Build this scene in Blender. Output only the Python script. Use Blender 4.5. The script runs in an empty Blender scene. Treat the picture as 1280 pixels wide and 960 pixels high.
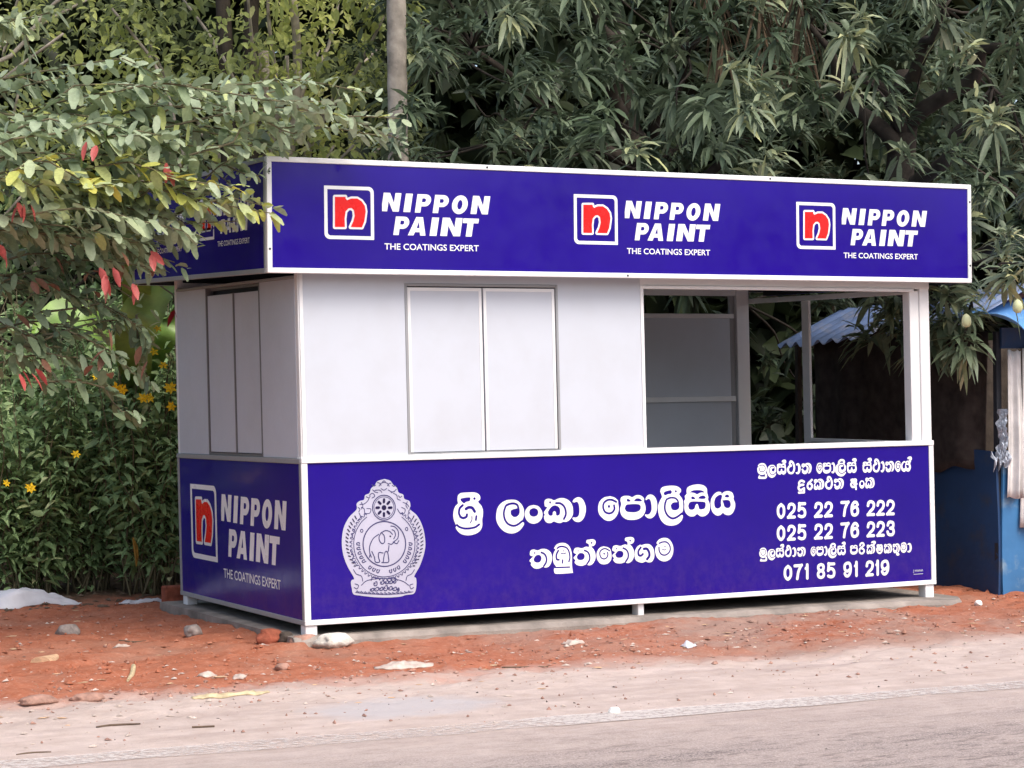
import bpy, math, random
import numpy as np
from mathutils import Vector, Matrix, noise as mnoise

scene = bpy.context.scene
COL = scene.collection
R = math.radians

# ------------------------------------------------------------------ camera
cam_d = bpy.data.cameras.new('camera')
cam_d.sensor_width = 36.0
CAM_F = 2732.3 / 1280.0                       # focal length in picture widths
cam_d.lens = CAM_F * 36.0
cam_d.clip_end = 500.0
cam = bpy.data.objects.new('camera', cam_d)
COL.objects.link(cam)
cam.location = (-4.9424, -12.1409, 1.5681)
cam.rotation_euler = (1.5673, 0.0096, -0.4843)
scene.camera = cam

# ------------------------------------------------------------------ daylight (bright overcast)
SUN_EL, SUN_AZ = 52.0, 166.0                  # azimuth clockwise from +Y
w = bpy.data.worlds.new('World'); scene.world = w; w.use_nodes = True
nt = w.node_tree; nt.nodes.clear()
sky = nt.nodes.new('ShaderNodeTexSky'); sky.sky_type = 'NISHITA'; sky.sun_disc = False
sky.sun_elevation = R(SUN_EL); sky.sun_rotation = R(SUN_AZ)
sky.air_density = 1.0; sky.dust_density = 4.0; sky.ozone_density = 1.0
bg = nt.nodes.new('ShaderNodeBackground'); bg.inputs['Strength'].default_value = 0.15
wo = nt.nodes.new('ShaderNodeOutputWorld')
nt.links.new(sky.outputs[0], bg.inputs[0]); nt.links.new(bg.outputs[0], wo.inputs[0])
sl = bpy.data.lights.new('sun', 'SUN'); sl.energy = 1.05; sl.angle = R(35); sl.color = (1.0, 0.965, 0.92)
so = bpy.data.objects.new('sun', sl); COL.objects.link(so)
az, el = R(SUN_AZ), R(SUN_EL)
sdir = Vector((math.sin(az) * math.cos(el), math.cos(az) * math.cos(el), math.sin(el)))
so.rotation_euler = sdir.to_track_quat('Z', 'Y').to_euler()
so.location = (0, -6, 12)

scene.view_settings.view_transform = 'Standard'
scene.view_settings.look = 'None'
scene.view_settings.gamma = 1.0
scene.view_settings.use_curve_mapping = False
scene.view_settings.exposure = 0.88
scene.render.engine = 'CYCLES'
scene.cycles.max_bounces = 8
scene.cycles.transparent_max_bounces = 8

# ------------------------------------------------------------------ helpers
CAM_M = np.array(cam.rotation_euler.to_matrix())
CAM_C = np.array(cam.location)

def at(u, v, d):
    """world point at distance d along the view axis for a pixel of a 1280 wide frame"""
    q = np.array([(u - 640) / 2732.3, -(v - 480) / 2732.3, -1.0]) * d
    return CAM_C + CAM_M @ q

def link(name, data, parent=None, loc=None):
    o = bpy.data.objects.new(name, data)
    COL.objects.link(o)
    if parent is not None: o.parent = parent
    if loc is not None: o.location = loc
    return o

def tag(o, label=None, cat=None, group=None, kind=None):
    if label: o['label'] = label
    if cat: o['category'] = cat
    if group: o['group'] = group
    if kind: o['kind'] = kind
    return o

def thing(name, label, cat, loc=(0, 0, 0), group=None):
    return tag(link(name, None, None, loc), label, cat, group)

class MB:
    """collects shapes (world coordinates) and links them as one mesh object"""
    def __init__(s): s.v = []; s.f = []
    def add(s, verts, faces):
        n = len(s.v); s.v += [tuple(map(float, p)) for p in verts]
        s.f += [tuple(i + n for i in f) for f in faces]; return s
    def box(s, x0, x1, y0, y1, z0, z1, bev=0.0):
        if bev > 0:
            import itertools
            b = bev; V = []; idx = {}
            for sx, sy, sz in itertools.product((0, 1), repeat=3):
                X, Y, Z = (x0, x1)[sx], (y0, y1)[sy], (z0, z1)[sz]
                dx, dy, dz = (b, -b)[sx], (b, -b)[sy], (b, -b)[sz]
                idx[(sx, sy, sz, 0)] = len(V); V.append((X, Y + dy, Z + dz))
                idx[(sx, sy, sz, 1)] = len(V); V.append((X + dx, Y, Z + dz))
                idx[(sx, sy, sz, 2)] = len(V); V.append((X + dx, Y + dy, Z))
            F = []
            for a in (0, 1):
                F.append([idx[(a, p, q, 0)] for p, q in ((0, 0), (1, 0), (1, 1), (0, 1))])
                F.append([idx[(p, a, q, 1)] for p, q in ((0, 0), (1, 0), (1, 1), (0, 1))])
                F.append([idx[(p, q, a, 2)] for p, q in ((0, 0), (1, 0), (1, 1), (0, 1))])
            for p in (0, 1):
                for q in (0, 1):
                    F.append([idx[(0, p, q, 1)], idx[(1, p, q, 1)], idx[(1, p, q, 2)], idx[(0, p, q, 2)]])
                    F.append([idx[(p, 0, q, 0)], idx[(p, 1, q, 0)], idx[(p, 1, q, 2)], idx[(p, 0, q, 2)]])
                    F.append([idx[(p, q, 0, 0)], idx[(p, q, 1, 0)], idx[(p, q, 1, 1)], idx[(p, q, 0, 1)]])
            for k in itertools.product((0, 1), repeat=3):
                F.append([idx[k + (0,)], idx[k + (1,)], idx[k + (2,)]])
            return s.add(V, F)
        V = [(x, y, z) for x in (x0, x1) for y in (y0, y1) for z in (z0, z1)]
        return s.add(V, [(0, 1, 3, 2), (4, 6, 7, 5), (0, 4, 5, 1), (2, 3, 7, 6), (0, 2, 6, 4), (1, 5, 7, 3)])
    def tube(s, pts, rad, n=8, cap=True):
        pts = [Vector(p) for p in pts]; V = []; F = []
        if not hasattr(rad, '__len__'): rad = [rad] * len(pts)
        ref = Vector((0.31, 0.2, 0.93))
        for i, p in enumerate(pts):
            t = (pts[min(i + 1, len(pts) - 1)] - pts[max(i - 1, 0)]).normalized()
            a = t.cross(ref)
            if a.length < 0.05: a = t.cross(Vector((1, 0, 0)))
            a.normalize(); b = t.cross(a)
            for k in range(n):
                c = 2 * math.pi * k / n
                V.append(p + (a * math.cos(c) + b * math.sin(c)) * rad[i])
        for i in range(len(pts) - 1):
            for k in range(n):
                F.append((i * n + k, i * n + (k + 1) % n, (i + 1) * n + (k + 1) % n, (i + 1) * n + k))
        if cap:
            F.append(tuple(range(n - 1, -1, -1))); F.append(tuple((len(pts) - 1) * n + k for k in range(n)))
        return s.add(V, F)
    def build(s, name, mat, parent=None, warp=None, smooth=False, root=None):
        v = s.v
        if warp: v = [warp(*p) for p in v]
        if root is None and parent is not None:
            root = parent
            while root.parent: root = root.parent
        off = root.location if root is not None else Vector((0, 0, 0))
        me = bpy.data.meshes.new(name)
        me.from_pydata([(p[0] - off[0], p[1] - off[1], p[2] - off[2]) for p in v], [], s.f)
        if mat: me.materials.append(mat)
        me.update()
        import bmesh
        bm = bmesh.new(); bm.from_mesh(me); bmesh.ops.recalc_face_normals(bm, faces=bm.faces); bm.to_mesh(me); bm.free()
        if smooth: me.polygons.foreach_set('use_smooth', [True] * len(me.polygons))
        return link(name, me, parent)

def np_mesh(name, V, F4, mat, parent=None, tint=None, smooth=True, off=(0, 0, 0)):
    """mesh of quads from numpy arrays; tint = one float per face"""
    V = np.asarray(V, dtype=np.float32) - np.asarray(off, dtype=np.float32); F4 = np.asarray(F4, dtype=np.int32)
    me = bpy.data.meshes.new(name)
    me.vertices.add(len(V)); me.vertices.foreach_set('co', V.ravel())
    k = F4.shape[1]
    me.loops.add(F4.size); me.loops.foreach_set('vertex_index', F4.ravel())
    me.polygons.add(len(F4)); me.polygons.foreach_set('loop_start', np.arange(0, F4.size, k, dtype=np.int32))
    me.update(calc_edges=True)
    me.polygons.foreach_set('use_smooth', np.full(len(F4), smooth))
    if tint is not None:
        a = me.attributes.new('tint', 'FLOAT', 'FACE'); a.data.foreach_set('value', np.asarray(tint, dtype=np.float32))
    me.materials.append(mat); me.update()
    return link(name, me, parent)

def smooth_line(pts, n=6):
    pts = [np.array(p, float) for p in pts]
    if len(pts) < 3: return np.array(pts)
    out = []
    P = [2 * pts[0] - pts[1]] + pts + [2 * pts[-1] - pts[-2]]
    for i in range(1, len(P) - 2):
        for k in range(n):
            t = k / n
            out.append(0.5 * (2 * P[i] + (P[i + 1] - P[i - 1]) * t + (2 * P[i - 1] - 5 * P[i] + 4 * P[i + 1] - P[i + 2]) * t * t
                              + (-P[i - 1] + 3 * P[i] - 3 * P[i + 1] + P[i + 2]) * t ** 3))
    out.append(pts[-1])
    return np.array(out)

# ------------------------------------------------------------------ materials
def new_mat(name):
    m = bpy.data.materials.new(name); m.use_nodes = True
    t = m.node_tree; b = t.nodes['Principled BSDF']
    return m, t, b

def N(t, kind, **kw):
    n = t.nodes.new(kind)
    for k, v in kw.items():
        if k in n.inputs: n.inputs[k].default_value = v
        else: setattr(n, k, v)
    return n

def noise(t, scale, detail=4.0, rough=0.55, vec=None, stretch=None):
    n = N(t, 'ShaderNodeTexNoise', Scale=scale, Detail=detail, Roughness=rough)
    g = N(t, 'ShaderNodeNewGeometry')
    src = g.outputs['Position']
    if stretch:
        mp = N(t, 'ShaderNodeMapping'); mp.inputs['Scale'].default_value = stretch
        t.links.new(src, mp.inputs[0]); src = mp.outputs[0]
    t.links.new(src, n.inputs['Vector'])
    return n.outputs['Fac']

def ramp(t, fac, stops, interp='LINEAR'):
    r = t.nodes.new('ShaderNodeValToRGB'); r.color_ramp.interpolation = interp
    e = r.color_ramp.elements
    while len(e) < len(stops): e.new(0.5)
    for i, (p, c) in enumerate(stops):
        e[i].position = p; e[i].color = (c[0], c[1], c[2], 1) if hasattr(c, '__len__') else (c, c, c, 1)
    if fac is not None: t.links.new(fac, r.inputs[0])
    return r.outputs[0]

def mix(t, fac, a, b, mode='MIX'):
    m = t.nodes.new('ShaderNodeMix'); m.data_type = 'RGBA'; m.blend_type = mode
    for sock, val in ((m.inputs[0], fac), (m.inputs[6], a), (m.inputs[7], b)):
        if hasattr(val, 'is_output'): t.links.new(val, sock)
        elif hasattr(val, '__len__'): sock.default_value = (val[0], val[1], val[2], 1)
        else: sock.default_value = val
    return m.outputs[2]

def bump(t, b, h, strength=0.3, dist=0.01):
    n = N(t, 'ShaderNodeBump', Strength=strength, Distance=dist)
    t.links.new(h, n.inputs['Height']); t.links.new(n.outputs[0], b.inputs['Normal'])

def plain(name, col, rough=0.5, var=0.12, scale=6.0, spec=0.5, bmp=0.0, bscale=60.0, metal=0.0, stretch=None):
    m, t, b = new_mat(name)
    f = noise(t, scale, stretch=stretch)
    lo = [c * (1 - var) for c in col]; hi = [min(1, c * (1 + var)) for c in col]
    t.links.new(ramp(t, f, [(0.3, lo), (0.7, hi)]), b.inputs['Base Color'])
    b.inputs['Roughness'].default_value = rough; b.inputs['Specular IOR Level'].default_value = spec
    b.inputs['Metallic'].default_value = metal
    if bmp: bump(t, b, noise(t, bscale), bmp, 0.01)
    return m

def leaf_mat(name, stops, rough=0.42, trans=0.3, spec=0.5):
    """one colour per leaf from the per-face 'tint' value"""
    m, t, b = new_mat(name)
    a = N(t, 'ShaderNodeAttribute', attribute_name='tint')
    c = ramp(t, a.outputs['Fac'], stops)
    f = noise(t, 55.0, 2.0)
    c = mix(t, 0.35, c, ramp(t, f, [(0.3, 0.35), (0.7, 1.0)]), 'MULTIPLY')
    t.links.new(c, b.inputs['Base Color'])
    b.inputs['Roughness'].default_value = rough; b.inputs['Specular IOR Level'].default_value = spec
    tr = N(t, 'ShaderNodeBsdfTranslucent'); t.links.new(c, tr.inputs[0])
    ms = N(t, 'ShaderNodeMixShader'); ms.inputs[0].default_value = trans
    out = t.nodes['Material Output']
    t.links.new(b.outputs[0], ms.inputs[1]); t.links.new(tr.outputs[0], ms.inputs[2]); t.links.new(ms.outputs[0], out.inputs[0])
    return m

M = {}
def sheet_mat(name, col, rough, dirt):
    m, t, b = new_mat(name)
    f = noise(t, 2.2, 5.0, 0.6); g = noise(t, 40.0, 3.0)
    c = mix(t, ramp(t, f, [(0.45, 0.0), (0.8, dirt)]), col, [col[0] * .8, col[1] * .77, col[2] * .72])
    t.links.new(c, b.inputs['Base Color'])
    t.links.new(ramp(t, g, [(0.3, rough * .85), (0.7, rough * 1.2)]), b.inputs['Roughness'])
    bump(t, b, noise(t, 3.0, 2.0), 0.05, 0.02)
    return m
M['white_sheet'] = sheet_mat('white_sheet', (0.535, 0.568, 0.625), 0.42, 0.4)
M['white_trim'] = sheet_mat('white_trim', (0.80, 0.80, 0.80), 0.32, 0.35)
M['grey_trim'] = sheet_mat('grey_trim', (0.30, 0.31, 0.32), 0.4, 0.4)
M['dark_trim'] = sheet_mat('dark_trim', (0.15, 0.15, 0.155), 0.45, 0.4)
def vinyl(name, col, rough=0.14, dusty=False):
    m, t, b = new_mat(name)
    f = noise(t, 1.7, 4.0)
    t.links.new(ramp(t, f, [(0.3, [c * 0.9 for c in col]), (0.75, [c * 1.12 for c in col])]), b.inputs['Base Color'])
    t.links.new(ramp(t, noise(t, 9.0), [(0.3, rough * .7), (0.7, rough * 1.5)]), b.inputs['Roughness'])
    b.inputs['Specular IOR Level'].default_value = 0.32
    if dusty:
        src = b.inputs['Base Color'].links[0].from_socket
        g = N(t, 'ShaderNodeNewGeometry'); sp = N(t, 'ShaderNodeSeparateXYZ'); t.links.new(g.outputs['Position'], sp.inputs[0])
        mr = N(t, 'ShaderNodeMapRange'); mr.inputs['From Min'].default_value = 0.62; mr.inputs['From Max'].default_value = 0.02; t.links.new(sp.outputs[2], mr.inputs[0])
        md = N(t, 'ShaderNodeMath', operation='MULTIPLY'); t.links.new(mr.outputs[0], md.inputs[0])
        t.links.new(ramp(t, noise(t, 14.0, 6.0, 0.7, stretch=(1, 1, .8)), [(0.42, 0.0), (0.8, 0.18)]), md.inputs[1])
        t.links.new(mix(t, md.outputs[0], src, (0.22, 0.10, 0.10)), b.inputs['Base Color'])
    bump(t, b, noise(t, 1.3, 2.0), 0.06, 0.05)
    return m
M['blue_vinyl'] = vinyl('blue_vinyl', (0.015, 0.0035, 0.215), 0.14, True)
M['vinyl_white'] = vinyl('vinyl_white', (0.82, 0.82, 0.82), 0.3)
M['vinyl_red'] = vinyl('vinyl_red', (0.78, 0.012, 0.012), 0.25)
M['emblem_white'] = vinyl('emblem_white', (0.47, 0.475, 0.585), 0.3)
M['emblem_line'] = vinyl('emblem_line', (0.05, 0.047, 0.14), 0.3)
M['emblem_dark'] = vinyl('emblem_dark', (0.012, 0.008, 0.05), 0.3)
M['roof_metal'] = plain('roof_metal', (0.30, 0.31, 0.32), 0.4, 0.1, metal=0.4)
M['concrete'] = plain('concrete', (0.27, 0.235, 0.205), 0.9, 0.35, 5.0, 0.2, 0.6, 90.0)
M['cement_lump'] = plain('cement_lump', (0.55, 0.52, 0.46), 0.9, 0.35, 14.0, 0.2, 0.7, 60.0)
M['brick'] = plain('brick', (0.28, 0.085, 0.05), 0.92, 0.35, 18.0, 0.2, 0.6, 80.0)
M['pink_stone'] = plain('pink_stone', (0.36, 0.21, 0.16), 0.92, 0.35, 18.0, 0.2, 0.6, 80.0)
M['grey_stone'] = plain('grey_stone', (0.25, 0.215, 0.195), 0.9, 0.35, 22.0, 0.3, 0.6, 80.0)
M['dark_stone'] = plain('dark_stone', (0.07, 0.055, 0.045), 0.9, 0.35, 22.0, 0.3, 0.6, 80.0)
M['white_stone'] = plain('white_stone', (0.72, 0.69, 0.64), 0.8, 0.2, 30.0, 0.3, 0.3, 80.0)
M['paper'] = plain('paper', (0.50, 0.41, 0.35), 0.8, 0.3, 25.0, 0.2)
M['plastic_white'] = plain('plastic_white', (0.58, 0.58, 0.62), 0.4, 0.1, 9.0, 0.5, 0.25, 30.0)
M['dry_tan'] = plain('dry_tan', (0.55, 0.36, 0.22), 0.75, 0.3, 30.0, 0.2, 0.4, 120.0)
M['peel_yellow'] = plain('peel_yellow', (0.52, 0.42, 0.25), 0.6, 0.3, 25.0, 0.4)
M['twig'] = plain('twig', (0.12, 0.085, 0.06), 0.85, 0.3, 30.0, 0.2)
M['dead_orange'] = plain('dead_orange', (0.40, 0.20, 0.035), 0.7, 0.4, 16.0, 0.2)
M['bark_grey'] = plain('bark_grey', (0.36, 0.315, 0.26), 0.92, 0.4, 7.0, 0.2, 0.8, 25.0)
M['dark_bark_and_shade'] = plain('dark_bark_and_shade', (0.055, 0.045, 0.036), 0.92, 0.4, 7.0, 0.2, 0.9, 22.0)  # dark bark; also the shade colour of the stall's back wall
M['twig_green'] = plain('twig_green', (0.14, 0.12, 0.07), 0.8, 0.3, 9.0, 0.2)
M['fruit'] = plain('fruit', (0.50, 0.52, 0.28), 0.45, 0.15, 20.0)
M['petal'] = plain('petal', (0.80, 0.50, 0.01), 0.6, 0.2, 40.0, 0.3)
M['bract_red'] = plain('bract_red', (0.36, 0.03, 0.045), 0.5, 0.2, 30.0)
M['dark_iron_and_shade'] = plain('dark_iron_and_shade', (0.02, 0.022, 0.03), 0.7, 0.3, 8.0)  # iron parts; also the dark sheets standing in for shade on the kiosk
M['cloth_grey'] = plain('cloth_grey', (0.66, 0.64, 0.62), 0.9, 0.22, 5.0, 0.1, 0.3, 150.0)
M['sackcloth'] = plain('sackcloth', (0.055, 0.043, 0.038), 0.95, 0.35, 9.0, 0.1, 0.5, 200.0)
M['silver_film'] = plain('silver_film', (0.42, 0.46, 0.52), 0.3, 0.5, 45.0, 0.6, 0.7, 60.0)
def painted_metal(name, col, rust, amount, stretch=(1, 1, 1)):
    m, t, b = new_mat(name)
    f = noise(t, 5.0, 6.0, 0.65, stretch=stretch); g = noise(t, 1.6, 3.0)
    c = mix(t, ramp(t, g, [(0.3, 0.0), (0.7, 1.0)]), [x * 0.7 for x in col], [min(1, x * 1.25) for x in col])
    c = mix(t, ramp(t, f, [(0.62 - amount * .2, 0.0), (0.70, 0.9)]), c, rust)
    t.links.new(c, b.inputs['Base Color']); b.inputs['Roughness'].default_value = 0.55
    bump(t, b, noise(t, 4.0, 3.0), 0.25, 0.03)
    return m
M['blue_wall'] = painted_metal('blue_wall', (0.010, 0.042, 0.12), (0.035, 0.045, 0.07), 0.5)
M['blue_board'] = painted_metal('blue_board', (0.035, 0.15, 0.33), (0.20, 0.30, 0.38), 0.5)
M['blue_roof'] = painted_metal('blue_roof', (0.20, 0.29, 0.50), (0.42, 0.42, 0.46), 0.6, (1, 1, 1))
M['blue_tarp'] = painted_metal('blue_tarp', (0.12, 0.32, 0.66), (0.30, 0.44, 0.62), 0.2)

# one soil material for the whole roadside: red laterite -> pale dusty sand -> dusty asphalt, by place
def soil_mat():
    m, t, b = new_mat('roadside_soil')
    g = N(t, 'ShaderNodeNewGeometry'); sep = N(t, 'ShaderNodeSeparateXYZ'); t.links.new(g.outputs['Position'], sep.inputs[0])
    def math_(op, a, c):
        n = N(t, 'ShaderNodeMath', operation=op)
        for i, val in enumerate((a, c)):
            if hasattr(val, 'is_output'): t.links.new(val, n.inputs[i])
            else: n.inputs[i].default_value = val
        return n.outputs[0]
    def mapr(x, a, c):
        n = N(t, 'ShaderNodeMapRange'); n.inputs['From Min'].default_value = a; n.inputs['From Max'].default_value = c
        t.links.new(x, n.inputs[0]); return n.outputs[0]
    yy = math_('ADD', sep.outputs[1], math_('MULTIPLY', sep.outputs[0], 0.068))     # along the road
    n1 = noise(t, 1.1, 5.0, 0.6); n2 = noise(t, 7.0, 6.0, 0.65); n3 = noise(t, 45.0, 5.0, 0.7); n4 = noise(t, 110.0, 4.0, 0.75)
    wob = math_('ADD', math_('MULTIPLY', n1, 0.9), math_('MULTIPLY', n2, 0.55))
    ysand = math_('ADD', yy, wob)                        # boundary wobble, mean offset about +0.72
    red = mix(t, ramp(t, n2, [(0.25, 0.0), (0.75, 1.0)]), (0.27, 0.082, 0.040), (0.44, 0.165, 0.096))
    red = mix(t, ramp(t, n3, [(0.52, 0.0), (0.72, 0.65)]), red, (0.50, 0.27, 0.19))
    red = mix(t, ramp(t, n1, [(0.50, 0.0), (0.66, 0.45)]), red, (0.30, 0.20, 0.15))
    # trodden grey-brown patch in front of the right half
    px = math_('MULTIPLY', mapr(sep.outputs[0], 0.6, 2.4), mapr(sep.outputs[0], 5.0, 4.0))
    pn = math_('MULTIPLY', px, ramp(t, math_('ADD', math_('MULTIPLY', n1, 0.6), math_('MULTIPLY', n2, 0.4)), [(0.40, 0.0), (0.58, 0.75)]))
    red = mix(t, pn, red, mix(t, n3, (0.25, 0.165, 0.13), (0.40, 0.29, 0.24)))
    sand = mix(t, ramp(t, n2, [(0.3, 0.0), (0.7, 1.0)]), (0.45, 0.352, 0.30), (0.58, 0.475, 0.42))
    # wheel-swept streaks running along the road
    sand = mix(t, ramp(t, noise(t, 3.2, 6.0, 0.7, stretch=(0.22, 1.7, 1)), [(0.48, 0.0), (0.68, 0.6)]), sand, (0.38, 0.295, 0.26))
    sand = mix(t, ramp(t, noise(t, 4.1, 5.0, 0.7, stretch=(0.25, 1.5, 1)), [(0.56, 0.0), (0.72, 0.6)]), sand, (0.63, 0.51, 0.455))
    sand = mix(t, ramp(t, n4, [(0.55, 0.0), (0.75, 0.55)]), sand, (0.30, 0.24, 0.22))
    asp = mix(t, ramp(t, n4, [(0.40, 0.0), (0.62, 1.0)]), (0.13, 0.107, 0.097), (0.48, 0.395, 0.36))
    asp = mix(t, ramp(t, noise(t, 3.0, 6.0, 0.65, stretch=(0.35, 1.6, 1)), [(0.35, 0.10), (0.70, 0.80)]), asp, (0.47, 0.38, 0.335))
    asp = mix(t, ramp(t, noise(t, 26.0, 4.0, 0.7, stretch=(0.3, 1.0, 1)), [(0.52, 0.0), (0.66, 0.6)]), asp, (0.12, 0.095, 0.085))
    c = mix(t, mapr(ysand, -0.58, -0.98), red, sand)
    wa = math_('ADD', yy, math_('MULTIPLY', noise(t, 2.2, 6.0, 0.65, stretch=(0.4, 1.3, 1)), 1.5))
    c = mix(t, mapr(wa, -2.2, -3.55), c, asp)
    # spilt cement: a pale grey stain on the verge
    vx = math_('DIVIDE', math_('SUBTRACT', sep.outputs[0], -0.42), 0.62); vy = math_('DIVIDE', math_('SUBTRACT', sep.outputs[1], -2.36), 0.40)
    rr = math_('ADD', math_('ADD', math_('MULTIPLY', vx, vx), math_('MULTIPLY', vy, vy)), math_('MULTIPLY', noise(t, 6.0, 5.0, 0.7), 1.6))
    c = mix(t, math_('MULTIPLY', mapr(rr, 1.75, 1.0), 0.75), c, (0.46, 0.43, 0.43))
    # leaf mould under the bushes
    ml = mapr(math_('ADD', sep.outputs[1], math_('MULTIPLY', n2, 0.7)), 3.55, 3.95)
    c = mix(t, ml, c, mix(t, n3, (0.05, 0.032, 0.02), (0.13, 0.085, 0.055)))
    t.links.new(c, b.inputs['Base Color']); b.inputs['Roughness'].default_value = 0.95; b.inputs['Specular IOR Level'].default_value = 0.15
    h = math_('ADD', math_('MULTIPLY', n3, 0.7), math_('MULTIPLY', n4, 0.35))
    bump(t, b, h, 0.55, 0.02)
    return m
M['soil'] = soil_mat()
def paint_mat():
    m, t, b = new_mat('road_paint')
    b.inputs['Base Color'].default_value = (0.62, 0.56, 0.515, 1); b.inputs['Roughness'].default_value = 0.85
    g = N(t, 'ShaderNodeNewGeometry'); sep = N(t, 'ShaderNodeSeparateXYZ'); t.links.new(g.outputs['Position'], sep.inputs[0])
    f = noise(t, 24.0, 6.0, 0.85); lo = noise(t, 0.9, 2.0)
    a = N(t, 'ShaderNodeMath', operation='ADD'); t.links.new(f, a.inputs[0])
    # traffic wore the line through between x = -1.7 and -0.15
    r = ramp(t, None, [(0.0, 0.10), (0.20, 0.05), (0.25, 0.0), (0.37, 0.0), (0.41, 0.11), (0.52, 0.10), (0.58, 0.05), (0.75, 0.03)])
    mr = N(t, 'ShaderNodeMapRange'); mr.inputs['From Min'].default_value = -4; mr.inputs['From Max'].default_value = 6
    t.links.new(sep.outputs[0], mr.inputs[0]); t.links.new(mr.outputs[0], r.node.inputs[0])
    t.links.new(r, a.inputs[1])
    al = ramp(t, a.outputs[0], [(0.44, 0.0), (0.62, 0.75)])
    t.links.new(al, b.inputs['Alpha'])
    return m
M['paint'] = paint_mat()
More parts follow.
